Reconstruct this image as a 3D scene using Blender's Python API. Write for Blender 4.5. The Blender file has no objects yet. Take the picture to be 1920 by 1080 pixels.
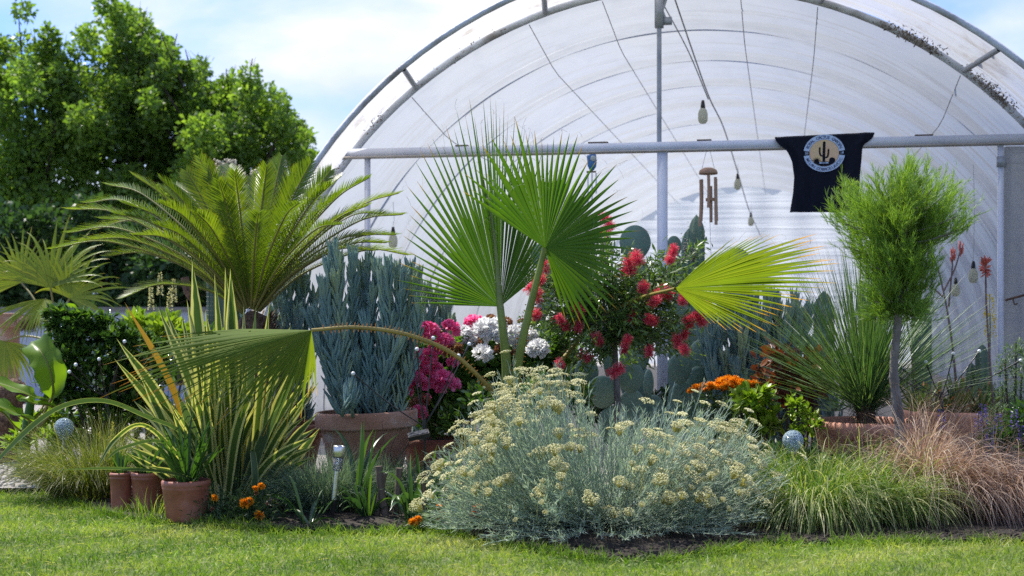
import bpy, math, numpy as np
from mathutils import Vector, Matrix, Euler
# ------------------------------------------------------------------ camera, sky, sun, exposure
sc = bpy.context.scene
cam = bpy.data.objects.new('camera', bpy.data.cameras.new('camera'))
sc.collection.objects.link(cam); sc.camera = cam
EYE, HOR, FPX = 0.95, 590.0, 2667.0
cam.location = (0, 0, EYE); cam.rotation_euler = (math.radians(90), 0, 0)
cam.data.lens = 50; cam.data.sensor_width = 36; cam.data.sensor_fit = 'HORIZONTAL'
cam.data.shift_y = (HOR - 540) / 1920; cam.data.clip_start = 0.1; cam.data.clip_end = 2000
cam.data.dof.use_dof = True; cam.data.dof.focus_distance = 6.9; cam.data.dof.aperture_fstop = 3.4
SUN_EL, SUN_AZ = math.radians(59), math.atan2(-0.72, 0.56)
w = bpy.data.worlds.new('World'); sc.world = w; w.use_nodes = True
nt = w.node_tree; nt.nodes.clear()
def N(nt, t, **k):
    n = nt.nodes.new(t)
    for a, b in k.items(): setattr(n, a, b)
    return n
sky = N(nt, 'ShaderNodeTexSky', sky_type='NISHITA', sun_disc=False, sun_elevation=SUN_EL, sun_rotation=SUN_AZ)
sky.air_density = 1.0; sky.dust_density = 0.6; sky.ozone_density = 1.6
tc = N(nt, 'ShaderNodeTexCoord'); mp = N(nt, 'ShaderNodeMapping')
mp.inputs["Location"].default_value = (0.4, 0.2, 0.3); mp.inputs['Scale'].default_value = (1.6, 1.6, 3.4)
nz = N(nt, 'ShaderNodeTexNoise'); nz.inputs['Scale'].default_value = 2.3; nz.inputs['Detail'].default_value = 9
nz.inputs['Roughness'].default_value = 0.52; nz.inputs['Distortion'].default_value = 0.35
rp = N(nt, 'ShaderNodeValToRGB'); rp.color_ramp.elements[0].position = 0.42; rp.color_ramp.elements[1].position = 0.64
mx = N(nt, 'ShaderNodeMix', data_type='RGBA')
nz2 = N(nt, 'ShaderNodeTexNoise'); nz2.inputs['Scale'].default_value = 6; nz2.inputs['Detail'].default_value = 6
cr2 = N(nt, 'ShaderNodeValToRGB'); cr2.color_ramp.elements[0].color = (2.1, 2.5, 3.2, 1); cr2.color_ramp.elements[1].color = (2.95, 3.06, 3.2, 1)
cr2.color_ramp.elements[0].position = 0.3; cr2.color_ramp.elements[1].position = 0.62
bg = N(nt, 'ShaderNodeBackground'); bg.inputs['Strength'].default_value = 0.15
ow = N(nt, 'ShaderNodeOutputWorld'); L = nt.links.new
L(tc.outputs['Generated'], mp.inputs['Vector']); L(mp.outputs['Vector'], nz.inputs['Vector']); L(mp.outputs['Vector'], nz2.inputs['Vector'])
L(nz.outputs['Fac'], rp.inputs['Fac']); L(rp.outputs['Color'], mx.inputs['Factor']); tn = N(nt, 'ShaderNodeMix', data_type='RGBA', blend_type='MULTIPLY'); tn.inputs['Factor'].default_value = 1; tn.inputs['B'].default_value = (.30, .42, .76, 1); L(sky.outputs['Color'], tn.inputs['A']); L(tn.outputs['Result'], mx.inputs['A'])
L(nz2.outputs['Fac'], cr2.inputs['Fac']); L(cr2.outputs['Color'], mx.inputs['B'])
L(mx.outputs['Result'], bg.inputs['Color']); L(bg.outputs['Background'], ow.inputs['Surface'])
sl = bpy.data.lights.new('sun', 'SUN'); sl.energy = 3.5; sl.angle = math.radians(0.6); sl.color = (1, 0.95, 0.86)
so = bpy.data.objects.new('sun', sl); sc.collection.objects.link(so)
sd = Vector((math.sin(SUN_AZ) * math.cos(SUN_EL), math.cos(SUN_AZ) * math.cos(SUN_EL), math.sin(SUN_EL)))
so.rotation_euler = sd.to_track_quat('Z', 'Y').to_euler()
sc.view_settings.view_transform = 'Standard'; sc.view_settings.look = 'None'; sc.view_settings.gamma = 1
sc.view_settings.exposure = 1.23
sc.cycles.max_bounces = 10; sc.cycles.transparent_max_bounces = 12; sc.cycles.transmission_bounces = 8; sc.cycles.diffuse_bounces = 4
sc.cycles.use_denoising = False; sc.cycles.use_adaptive_sampling = False; sc.cycles.sample_clamp_indirect = 3
# ------------------------------------------------------------------ helpers
rs = np.random.RandomState(11)
A = np.array
def nrm(a): return a / np.maximum(np.linalg.norm(a, axis=-1, keepdims=True), 1e-9)
def at(px, py, Y): return A([(px - 960) / FPX * Y, Y, EYE + (HOR - py) / FPX * Y])
def gy(py): return FPX * EYE / (py - HOR)
def cr(P, n):
    P = A(P, float); P = np.vstack([2 * P[0] - P[1], P, 2 * P[-1] - P[-2]]); m = len(P) - 3
    t = np.linspace(0, m - 1e-6, n); i = t.astype(int); f = (t - i)[:, None]
    a, b, c, d = P[i], P[i + 1], P[i + 2], P[i + 3]
    return .5 * (2 * b + (c - a) * f + (2 * a - 5 * b + 4 * c - d) * f ** 2 + (3 * b - a - 3 * c + d) * f ** 3)
LOC = {}
class Geo:
    def __init__(s): s.V, s.F, s.UV, s.R, s.n = [], [], [], [], 0
    def add(s, V, F, uv=None, rnd=None):
        V = A(V, float).reshape(-1, 3); F = A(F, int)
        s.V.append(V); s.F.append(F + s.n); s.n += len(V)
        s.UV.append(np.zeros((len(V), 2)) if uv is None else A(uv, float).reshape(-1, 2))
        s.R.append(np.full(len(V), .5) if rnd is None else np.broadcast_to(A(rnd, float).reshape(-1), (len(V),)))
        return s
    def mesh(s, name, mat, off=(0, 0, 0), smooth=True):
        me = bpy.data.meshes.new(name)
        V = np.vstack(s.V) - A(off); lv = np.concatenate([f.ravel() for f in s.F])
        lt = np.concatenate([np.full(len(f), f.shape[1]) for f in s.F]); ls = np.concatenate([[0], np.cumsum(lt)[:-1]])
        me.vertices.add(len(V)); me.loops.add(len(lv)); me.polygons.add(len(lt))
        me.vertices.foreach_set('co', V.astype(np.float32).ravel())
        me.loops.foreach_set('vertex_index', lv.astype(np.int32))
        me.polygons.foreach_set('loop_start', ls.astype(np.int32)); me.polygons.foreach_set('loop_total', lt.astype(np.int32))
        me.polygons.foreach_set('use_smooth', np.full(len(lt), smooth))
        uv = me.uv_layers.new(name='UVMap'); uv.data.foreach_set('uv', np.vstack(s.UV)[lv].astype(np.float32).ravel())
        at_ = me.attributes.new('rnd', 'FLOAT', 'POINT'); at_.data.foreach_set('value', np.concatenate(s.R).astype(np.float32))
        me.materials.append(mat); me.update(calc_edges=True)
        return me
    def build(s, name, mat, parent=None, smooth=True):
        off = LOC[parent] if parent is not None else (0, 0, 0)
        o = bpy.data.objects.new(name, s.mesh(name, mat, off, smooth)); sc.collection.objects.link(o)
        if parent is not None: o.parent = parent
        LOC[o] = off
        return o
    def top(s, name, mat, label, cat, loc, group=None, kind=None, smooth=True):
        o = bpy.data.objects.new(name, s.mesh(name, mat, loc, smooth)); o.location = loc; sc.collection.objects.link(o)
        LOC[o] = A(loc); tag(o, label, cat, group, kind); return o
def tag(o, label=None, cat=None, group=None, kind=None):
    if label: o['label'] = label
    if cat: o['category'] = cat
    if group: o['group'] = group
    if kind: o['kind'] = kind
def thing(name, label, cat, loc, group=None):
    o = bpy.data.objects.new(name, None); o.location = loc; o.empty_display_size = .1
    sc.collection.objects.link(o); LOC[o] = A(loc, float); tag(o, label, cat, group); return o
def put(name, me, parent, loc, rot=(0, 0, 0), scale=1.0):
    o = bpy.data.objects.new(name, me); sc.collection.objects.link(o); o.parent = parent
    o.location = A(loc) - LOC[parent]; o.rotation_euler = rot
    o.scale = (scale,) * 3 if np.isscalar(scale) else scale
    LOC[o] = A(loc); return o
def strip_faces(S, a, N_):
    i = np.arange(S)[:, None]; j = np.arange(a - 1)[None]
    b = (i * a + j).ravel(); f = np.stack([b, b + 1, b + a + 1, b + a], 1)
    return (f[None] + (np.arange(N_) * (S + 1) * a)[:, None, None]).reshape(-1, 4)
PROF = {
 'blade': lambda t: np.minimum(1, .55 + 2 * t) * (1 - t ** 2.2),
 'leaf': lambda t: np.sin(np.pi * np.clip(t, 0, 1)) ** .75,
 'lance': lambda t: np.minimum(1, .35 + 3 * t) * (1 - t) ** .6,
 'sword': lambda t: (.55 + .45 * np.sin(np.pi * np.minimum(t * 1.1, 1))) * np.minimum(1, (1 - t) * 4.5) ** .8,
 'flat': lambda t: np.ones_like(t)}
def ribbons(g, P, D, L_, W, droop=0., S=5, side=None, prof='blade', fold=0., wig=0., rnd=None, twist=None, warp=0.):
    P = A(P, float).reshape(-1, 3); n = len(P)
    D = nrm(np.broadcast_to(A(D, float), (n, 3)).copy())
    L_ = np.broadcast_to(A(L_, float), (n,)); W = np.broadcast_to(A(W, float), (n,)); droop = np.broadcast_to(A(droop, float), (n,))
    pts = np.zeros((n, S + 1, 3)); dd = np.zeros((n, S + 1, 3)); pts[:, 0] = P; d = D.copy(); dd[:, 0] = d
    bend = rs.randn(n, 3) * wig
    for k in range(S):
        pts[:, k + 1] = pts[:, k] + d * (L_ / S)[:, None]
        d[:, 2] -= droop * 2 * (k + 1) / (S * S) ; d += bend / S; d = nrm(d); dd[:, k + 1] = d
    if side is None:
        side = np.cross(D, np.broadcast_to([0, 0, 1.], (n, 3))) + rs.randn(n, 3) * .02
        if twist is not None:
            a = (rs.rand(n) * 2 - 1) * twist; side = nrm(side); nn = np.cross(D, side)
            side = side * np.cos(a)[:, None] + nn * np.sin(a)[:, None]
    side = nrm(np.broadcast_to(A(side, float), (n, 3)))[:, None, :]
    sd_ = nrm(side - dd * (side * dd).sum(-1, keepdims=True)); nn = np.cross(sd_, dd)
    t = np.linspace(0, 1, S + 1); wv = (prof(t) if callable(prof) else PROF[prof](t))
    if wv.ndim == 1: wv = wv[None]
    hw = (W[:, None] * wv * .5)[..., None]
    a = 3 if fold else 2
    if a == 3: V = np.stack([pts - sd_ * hw, pts - nn * hw * fold, pts + sd_ * hw], 2)
    else: V = np.stack([pts - sd_ * hw, pts + sd_ * hw], 2)
    u = np.broadcast_to(np.linspace(0, 1, a)[None, None], (n, S + 1, a)); v = np.broadcast_to(t[None, :, None], (n, S + 1, a))
    r = rs.rand(n) if rnd is None else np.broadcast_to(A(rnd, float), (n,))
    g.add(V, strip_faces(S, a, n), np.stack([u, v], -1), np.repeat(r, (S + 1) * a))
    return pts
def tubes(g, P, R, n=6, rnd=None, cap=False):
    P = A(P, float)
    if P.ndim == 2: P = P[None]
    m, K, _ = P.shape; R = np.broadcast_to(A(R, float), (m, K)) if np.ndim(R) < 2 else A(R)
    T = nrm(np.gradient(P, axis=1)); ref = nrm(A([.13, 1, .21])); ref = np.where(np.abs(T[:, :1] @ ref)[..., None] > .9, A([1., 0, .1]), ref)
    a = nrm(np.cross(T, np.broadcast_to(ref, T.shape))); b = np.cross(T, a)
    th = np.arange(n) * 2 * np.pi / n
    V = P[:, :, None] + R[:, :, None, None] * (np.cos(th)[None, None, :, None] * a[:, :, None] + np.sin(th)[None, None, :, None] * b[:, :, None])
    i = np.arange(K - 1)[:, None]; j = np.arange(n)[None]; q = i * n
    f = np.stack([(q + j).ravel(), (q + (j + 1) % n).ravel(), (q + n + (j + 1) % n).ravel(), (q + n + j).ravel()], 1)
    F = (f[None] + (np.arange(m) * K * n)[:, None, None]).reshape(-1, 4)
    uv = np.stack([np.broadcast_to(j / n, (m, K, n)), np.broadcast_to(np.linspace(0, 1, K)[None, :, None], (m, K, n))], -1)
    r = rs.rand(m) if rnd is None else np.broadcast_to(A(rnd, float), (m,))
    g.add(V, F, uv, np.repeat(r, K * n))
    if cap:
        for k in range(m):
            for e in (0, K - 1): g.add(V[k, e], [list(range(n))])
    return g
def box(g, c, s, ax=None, rnd=.5):
    c = A(c, float); h = A(s, float) / 2; ax = np.eye(3) if ax is None else A(ax)
    q = A([[x, y, z] for x in (-1, 1) for y in (-1, 1) for z in (-1, 1)]) * h
    g.add(c + q @ ax, [[0, 1, 3, 2], [4, 6, 7, 5], [0, 4, 5, 1], [2, 3, 7, 6], [0, 2, 6, 4], [1, 5, 7, 3]], None, rnd)
def lathe(g, prof, c, n=40, jit=0, tilt=(0, 0)):
    prof = A(prof, float); th = np.arange(n) * 2 * np.pi / n; K = len(prof)
    x = prof[:, :1] * np.cos(th); y = prof[:, :1] * np.sin(th); z = np.broadcast_to(prof[:, 1:], x.shape).copy()
    z = z + x * tilt[0] + y * tilt[1]
    V = np.stack([x, y, z], -1) + A(c)
    i = np.arange(K - 1)[:, None] * n; j = np.arange(n)[None]
    F = np.stack([(i + j).ravel(), (i + (j + 1) % n).ravel(), (i + n + (j + 1) % n).ravel(), (i + n + j).ravel()], 1)
    uv = np.stack([np.broadcast_to(j / n, (K, n)), np.broadcast_to(np.arange(K)[:, None] / K, (K, n))], -1)
    g.add(V, F, uv); return g
def ico(sub=1):
    import bmesh
    b = bmesh.new(); bmesh.ops.create_icosphere(b, subdivisions=sub, radius=1.0)
    v = A([list(x.co) for x in b.verts]); f = A([[q.index for q in p.verts] for p in b.faces]); b.free(); return v, f
ICO1, ICO2, ICO3 = ico(1), ico(2), ico(4)
def rotz(a): c, s = math.cos(a), math.sin(a); return A([[c, s, 0], [-s, c, 0], [0, 0, 1]])
def inst(g, T, pos, scl, rnd=None, jitrot=True):
    TV, TF = T; pos = A(pos, float).reshape(-1, 3); n = len(pos); scl = A(scl, float)
    if scl.ndim == 0: scl = np.full((n, 3), float(scl))
    if scl.ndim == 1: scl = np.repeat(scl[:, None], 3, 1) if len(scl) == n and n != 3 else np.broadcast_to(scl, (n, 3))
    a = rs.rand(n) * 6.28 if jitrot else np.zeros(n); c, s = np.cos(a), np.sin(a)
    V = TV[None] * scl[:, None]; X = V[..., 0] * c[:, None] - V[..., 1] * s[:, None]; Y = V[..., 0] * s[:, None] + V[..., 1] * c[:, None]
    V = np.stack([X, Y, V[..., 2]], -1) + pos[:, None]
    F = (TF[None] + (np.arange(n) * len(TV))[:, None, None]).reshape(-1, 3)
    r = rs.rand(n) if rnd is None else np.broadcast_to(A(rnd, float), (n,))
    g.add(V, F, None, np.repeat(r, len(TV)))
def sph(n):
    v = rs.randn(n, 3); return nrm(v)
# ------------------------------------------------------------------ materials
def mat0(name):
    m = bpy.data.materials.new(name); m.use_nodes = True; nt = m.node_tree; nt.nodes.clear()
    return m, nt, N(nt, 'ShaderNodeOutputMaterial')
def ramp(nt, cols, pos=None):
    r = N(nt, 'ShaderNodeValToRGB'); e = r.color_ramp.elements
    while len(e) < len(cols): e.new(.5)
    for k, c in enumerate(cols):
        e[k].position = pos[k] if pos else k / max(1, len(cols) - 1)
    for k, c in enumerate(cols): e[k].color = tuple(c) + (1,)
    return r
def mixc(nt, a, b, f, bt='MIX'):
    m = N(nt, 'ShaderNodeMix', data_type='RGBA', blend_type=bt)
    for s, v in (('A', a), ('B', b), ('Factor', f)):
        if hasattr(v, 'is_output'): nt.links.new(v, m.inputs[s])
        elif s == 'Factor': m.inputs['Factor'].default_value = v
        else: m.inputs[s].default_value = tuple(v) + (1,)
    return m.outputs['Result']
def maprange(nt, v, a, b, c=0, d=1):
    m = N(nt, 'ShaderNodeMapRange'); nt.links.new(v, m.inputs[0])
    for k, x in zip((1, 2, 3, 4), (a, b, c, d)): m.inputs[k].default_value = x
    return m.outputs[0]
def leaf(name, cols, tip=None, tipv=.85, trans=.4, rough=.5, edge=None, edgeat=.7, basec=None, tcol=(1.25, 1.35, .45), spec=.4, stripes=0, ns=3.):
    m, nt, out = mat0(name); L = nt.links.new
    at_ = N(nt, 'ShaderNodeAttribute', attribute_name='rnd'); r = ramp(nt, cols); L(at_.outputs['Fac'], r.inputs[0])
    uv = N(nt, 'ShaderNodeUVMap'); sp = N(nt, 'ShaderNodeSeparateXYZ'); L(uv.outputs[0], sp.inputs[0])
    tcn = N(nt, 'ShaderNodeTexCoord'); nz = N(nt, 'ShaderNodeTexNoise'); nz.inputs['Scale'].default_value = ns; nz.inputs['Detail'].default_value = 5
    L(tcn.outputs['Object'], nz.inputs['Vector'])
    c = mixc(nt, r.outputs[0], (.62, .62, .62), maprange(nt, nz.outputs['Fac'], .35, .7, 0, .75), 'MULTIPLY')
    if stripes:
        wv = N(nt, 'ShaderNodeMath', operation='SINE'); ml = N(nt, 'ShaderNodeMath', operation='MULTIPLY'); ml.inputs[1].default_value = stripes
        L(sp.outputs[0], ml.inputs[0]); L(ml.outputs[0], wv.inputs[0])
        c = mixc(nt, c, (.7, .75, .6), maprange(nt, wv.outputs[0], -.2, 1, 0, .8), 'MULTIPLY')
    if edge:
        sb = N(nt, 'ShaderNodeMath', operation='SUBTRACT'); sb.inputs[1].default_value = .5; L(sp.outputs[0], sb.inputs[0])
        ab = N(nt, 'ShaderNodeMath', operation='ABSOLUTE'); L(sb.outputs[0], ab.inputs[0])
        c = mixc(nt, c, edge, maprange(nt, ab.outputs[0], edgeat * .5 - .03, edgeat * .5 + .03))
    if basec: c = mixc(nt, basec, c, maprange(nt, sp.outputs[1], 0, .3))
    if tip:
        ad = N(nt, 'ShaderNodeMath', operation='ADD'); m2 = N(nt, 'ShaderNodeMath', operation='MULTIPLY_ADD')
        m2.inputs[1].default_value = .25; m2.inputs[2].default_value = -.12; L(at_.outputs['Fac'], m2.inputs[0])
        L(sp.outputs[1], ad.inputs[0]); L(m2.outputs[0], ad.inputs[1])
        c = mixc(nt, c, tip, maprange(nt, ad.outputs[0], tipv, min(tipv + .12, 1.0)))
    p = N(nt, 'ShaderNodeBsdfPrincipled'); L(c, p.inputs['Base Color']); p.inputs['Roughness'].default_value = rough
    p.inputs['Specular IOR Level'].default_value = spec
    t = N(nt, 'ShaderNodeBsdfTranslucent'); L(mixc(nt, c, tcol, 1.0, 'MULTIPLY'), t.inputs['Color'])
    mx = N(nt, 'ShaderNodeMixShader'); mx.inputs[0].default_value = trans; L(p.outputs[0], mx.inputs[1]); L(t.outputs[0], mx.inputs[2]); L(mx.outputs[0], out.inputs['Surface'])
    return m
def solid(name, cols, rough=.6, ns=6., bump=.0, bs=60., metal=0., spec=.5, pos=None, stretch=(1, 1, 1), detail=6, coat=0.):
    m, nt, out = mat0(name); L = nt.links.new
    tcn = N(nt, 'ShaderNodeTexCoord'); mp = N(nt, 'ShaderNodeMapping'); mp.inputs['Scale'].default_value = stretch; L(tcn.outputs['Object'], mp.inputs[0])
    nz = N(nt, 'ShaderNodeTexNoise'); nz.inputs['Scale'].default_value = ns; nz.inputs['Detail'].default_value = detail; L(mp.outputs[0], nz.inputs[0])
    if len(cols) == 1: cols = [cols[0], tuple(.8 * x for x in cols[0])]
    r = ramp(nt, cols, pos or [.3 + .4 * k / (len(cols) - 1) for k in range(len(cols))]); L(nz.outputs['Fac'], r.inputs[0])
    p = N(nt, 'ShaderNodeBsdfPrincipled'); L(r.outputs[0], p.inputs['Base Color']); p.inputs['Metallic'].default_value = metal
    L(maprange(nt, nz.outputs['Fac'], .3, .7, max(rough - .08, .02), min(rough + .08, 1)), p.inputs['Roughness'])
    p.inputs['Specular IOR Level'].default_value = spec; p.inputs['Coat Weight'].default_value = coat
    if bump:
        n2 = N(nt, 'ShaderNodeTexNoise'); n2.inputs['Scale'].default_value = bs; n2.inputs['Detail'].default_value = 8; L(mp.outputs[0], n2.inputs[0])
        b = N(nt, 'ShaderNodeBump'); b.inputs['Strength'].default_value = bump; b.inputs['Distance'].default_value = .02; L(n2.outputs['Fac'], b.inputs['Height']); L(b.outputs[0], p.inputs['Normal'])
    L(p.outputs[0], out.inputs['Surface']); return m
def film(name, base=(.86, .88, .9), dirt_or_lift=None, transp=.07, dscale=3.):
    m, nt, out = mat0(name); L = nt.links.new
    tcn = N(nt, 'ShaderNodeTexCoord'); nz = N(nt, 'ShaderNodeTexNoise'); nz.inputs['Scale'].default_value = dscale; nz.inputs['Detail'].default_value = 10; nz.inputs['Roughness'].default_value = .65
    nz.inputs['Distortion'].default_value = .8
    L(tcn.outputs['Object'], nz.inputs[0])
    r = ramp(nt, dirt_or_lift or [(.38, .395, .41), (.36, .375, .39), (.32, .335, .35)], [.3, .5, .8] if not dirt_or_lift else [.38, .56, .7]); L(nz.outputs['Fac'], r.inputs[0])
    uv = N(nt, 'ShaderNodeUVMap'); mp = N(nt, 'ShaderNodeMapping'); mp.inputs['Scale'].default_value = (1.5, 95, 1); L(uv.outputs[0], mp.inputs[0])
    nb = N(nt, 'ShaderNodeTexNoise'); nb.inputs['Scale'].default_value = 1.; nb.inputs['Detail'].default_value = 5; nb.inputs['Distortion'].default_value = .6; L(mp.outputs[0], nb.inputs[0])
    b = N(nt, 'ShaderNodeBump'); b.inputs['Strength'].default_value = .9; b.inputs['Distance'].default_value = .035; L(nb.outputs['Fac'], b.inputs['Height'])
    p = N(nt, 'ShaderNodeBsdfPrincipled'); L(r.outputs[0], p.inputs['Base Color']); p.inputs['Roughness'].default_value = .32; L(b.outputs[0], p.inputs['Normal'])
    t = N(nt, 'ShaderNodeBsdfTranslucent'); L(r.outputs[0], t.inputs[0]); L(b.outputs[0], t.inputs['Normal'])
    tr = N(nt, 'ShaderNodeBsdfTransparent'); tr.inputs[0].default_value = (.97, .98, 1, 1)
    m1 = N(nt, 'ShaderNodeMixShader'); m1.inputs[0].default_value = .62; L(p.outputs[0], m1.inputs[1]); L(t.outputs[0], m1.inputs[2])
    m2 = N(nt, 'ShaderNodeMixShader'); m2.inputs[0].default_value = transp; L(m1.outputs[0], m2.inputs[1]); L(tr.outputs[0], m2.inputs[2]); L(m2.outputs[0], out.inputs['Surface'])
    return m
def clearmat(name, col=(1, 1, 1), rough=.05):
    m, nt, out = mat0(name); p = N(nt, 'ShaderNodeBsdfPrincipled'); p.inputs['Base Color'].default_value = col + (1,)
    p.inputs['Roughness'].default_value = rough; p.inputs['Transmission Weight'].default_value = .9; p.inputs['IOR'].default_value = 1.35
    nt.links.new(p.outputs[0], out.inputs['Surface']); return m

M = {}
M['terra'] = solid('weathered_terracotta', [(.22, .105, .062), (.33, .165, .105), (.40, .23, .16), (.52, .42, .35)], .88, 4, .3, 90, pos=[.30, .43, .56, .68], stretch=(1, 1, 1.6), detail=10)
M['terra_dk'] = solid('dark_terracotta', [(.20, .075, .045), (.30, .12, .075)], .8, 5, .2, 80)
M['terra_br'] = solid('red_clay', [(.30, .115, .065), (.46, .21, .14), (.55, .30, .22)], .75, 4, .3, 70)
M['plastic'] = solid('red_brown_plastic', [(.20, .062, .035), (.29, .10, .06), (.37, .17, .12)], .5, 9, .1, 50)
M['soil'] = solid('dark_soil', [(.012, .009, .006), (.028, .02, .014), (.05, .038, .027)], .95, 14, .9, 60)
M['gravel'] = solid('pale_gravel', [(.16, .145, .13), (.33, .30, .28), (.5, .47, .45)], .9, 60, .9, 130)
M['pebble'] = leaf('pebbles', [(.16, .14, .13), (.42, .38, .36), (.6, .57, .55)], trans=0, rough=.8)
M['stone'] = solid('grey_stone', [(.10, .10, .10), (.19, .19, .185)], .85, 12, .5, 70)
M['lawn'] = solid('lawn_ground', [(.045, .07, .014), (.10, .14, .03), (.16, .17, .05)], .95, 7, .6, 120)
M['bark'] = solid('grey_bark', [(.055, .045, .04), (.14, .125, .115), (.24, .22, .21)], .9, 18, .9, 50, stretch=(1, 1, .35))
M['darkbark'] = solid('dark_bark', [(.03, .022, .018), (.085, .06, .045)], .95, 20, .9, 60)
M['shag'] = solid('shaggy_trunk', [(.035, .02, .013), (.12, .07, .045), (.22, .14, .09)], .95, 40, .9, 90)
M['whitepaint'] = solid('pale_painted_steel', [(.52, .54, .62), (.66, .68, .75)], .45, 3, .08, 40)
M['grey'] = solid('galvanised_steel', [(.22, .24, .27), (.36, .38, .42)], .45, 10, .1, 40, metal=.3)
M['arch'] = solid('weathered_hoop_steel', [(.22, .21, .20), (.42, .44, .48), (.52, .55, .60)], .6, 6, .3, 40)
M['rope'] = solid('grey_cord', [(.34, .34, .36), (.46, .46, .48)], .8, 20)
M['black'] = solid('black_plastic', [(.008, .008, .009), (.016, .016, .018)], .4, 20)
M['ball'] = solid('milky_white_plastic', [(.78, .79, .82)], .25, 5)
M['steel'] = solid('brushed_steel', [(.5, .5, .5), (.66, .66, .65)], .28, 10, metal=.9, stretch=(1, 1, 12))
M['glass'] = clearmat('clear_plastic')
M['bamboo'] = solid('bamboo', [(.30, .17, .10), (.46, .29, .19)], .6, 12, .1, 40, stretch=(1, 1, .2))
M['shirt'] = solid('black_cotton', [(.008, .010, .018), (.013, .015, .026)], .95, 60, .3, 400, spec=.1)
M['inkblue'] = solid('pale_blue_print', [(.38, .48, .66), (.44, .55, .72)], .8, 30)
M['inknavy'] = solid('navy_print', [(.03, .05, .14)], .8, 30)
M['sunprint'] = solid('faded_orange_print', [(.55, .34, .16), (.60, .42, .28), (.56, .44, .20)], .8, 12)
M['wall'] = solid('pale_blue_render', [(.30, .36, .46), (.37, .43, .53)], .85, 2, .1, 40)
M['rust'] = solid('rusty_iron', [(.05, .03, .02), (.16, .08, .05)], .9, 30)
M['wood'] = solid('weathered_wood', [(.07, .05, .038), (.20, .15, .115)], .9, 12, .6, 60, stretch=(3, 3, .3))
M['film'] = film('greenhouse_film'); M['film_end'] = film('brightened_end_film', dirt_or_lift=[(.74, .76, .78), (.72, .74, .76), (.68, .70, .73)], transp=.05)  # end film whitened: the sunlight it lacks is put into its colour
M['filmd'] = film('stained_greenhouse_film', dirt_or_lift=[(.58, .58, .58), (.55, .54, .52), (.32, .27, .22)], transp=.12, dscale=1.9)
M['opuntia'] = solid('cactus_pad_skin', [(.075, .14, .10), (.13, .21, .155), (.18, .26, .18)], .6, 5, .2, 50)
M['areole'] = solid('cactus_spines', [(.45, .40, .30)], .8)
M['darkcactus'] = solid('columnar_cactus_skin', [(.05, .09, .06), (.10, .15, .10)], .6, 8, .2, 40)
# ------------------------------------------------------------------ ground
edge = [(-700, 862), (-100, 858), (40, 862), (75, 900), (120, 940), (200, 968), (300, 982), (400, 988), (520, 1000), (700, 1004), (800, 996), (880, 1010), (960, 1030), (1100, 1052), (1250, 1054), (1340, 1040), (1440, 1024), (1700, 1022), (1900, 1020), (2600, 1020)]
EP = A([[(px - 960) / FPX * gy(py), gy(py)] for px, py in edge])
def edgeY(x): return np.interp(x, EP[:, 0], EP[:, 1])
def sheet(name, x0, x1, y0, y1, nx, ny, z, mat, amp=0, yf=None, kind='structure'):
    g = Geo(); X = np.linspace(x0, x1, nx); T = np.linspace(0, 1, ny)
    XX, TT = np.meshgrid(X, T); lo = yf(XX) if yf else np.full_like(XX, y0); YY = lo + (y1 - lo) * TT
    ZZ = z + amp * (np.sin(XX * 7.1 + YY * 3) * .4 + np.sin(XX * 17 + YY * 23) * .3 + rs.randn(*XX.shape) * .35) * np.minimum(1, TT * 12)
    i, j = np.meshgrid(np.arange(ny - 1), np.arange(nx - 1), indexing='ij'); b = (i * nx + j).ravel()
    g.add(np.stack([XX, YY, ZZ], -1), np.stack([b, b + 1, b + nx + 1, b + nx], 1))
    o = g.build(name, mat); tag(o, kind=kind); return o
sheet('lawn', -45, 45, -15, 60, 12, 12, 0, M['lawn'])
sheet('soil', -3.3, 7, 0, 9.0, 160, 60, .012, M['soil'], .010, yf=lambda x: edgeY(x) + .012 * np.sin(x * 31) + .01 * np.sin(x * 77))
sheet('gravel', -12, 12, 7.55, 30, 100, 90, .03, M['gravel'], .006)
# lawn grass
g = Geo(); n = 190000
x = rs.uniform(-2.7, 2.9, n); y = rs.uniform(4.7, 9.4, n); e = edgeY(x) + rs.randn(n) * .035 + .02
k = (y < e) & (np.abs(x) < y * .42) ; x, y, e = x[k], y[k], e[k]
pat = .5 + .62 * np.sin(x * 3.1 + 1.2 * np.sin(y * 4)) * np.sin(y * 5.3 + 1.7 * np.sin(x * 2.2)); pat2 = .5 + .5 * np.sin(x * 11 + y * 5) * np.sin(y * 13 - x * 3)
near = np.exp(-np.maximum(e - y, 0) / .10)
D = np.stack([rs.randn(len(x)) * .55, rs.randn(len(x)) * .55, np.ones(len(x))], 1)
ribbons(g, np.stack([x, y, np.zeros_like(x)], 1), D, (.012 + .026 * rs.rand(len(x)) ** 1.6 + .012 * pat2) * (1 + near * .9 * rs.rand(len(x))), .0026 + .0024 * rs.rand(len(x)), .8, 2, prof='blade', twist=1.5,
        rnd=np.clip(.55 * pat + .25 * pat2 + .5 * rs.rand(len(x)) - .18 - near * .12, 0, 1))
n = 9000; q = rs.uniform(-2.7, 2.9, n); v = rs.uniform(4.7, 8.8, n); k = v < edgeY(q) - .03; q, v = q[k], v[k]; cl_ = rs.randint(0, 420, len(q)); cx = rs.uniform(-2.5, 2.7, 420); cy = rs.uniform(4.8, 6.6, 420)
q2 = cx[cl_] + rs.randn(len(q)) * .035; v2 = np.minimum(cy[cl_] + rs.randn(len(q)) * .03, edgeY(q2) - .02)
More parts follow.
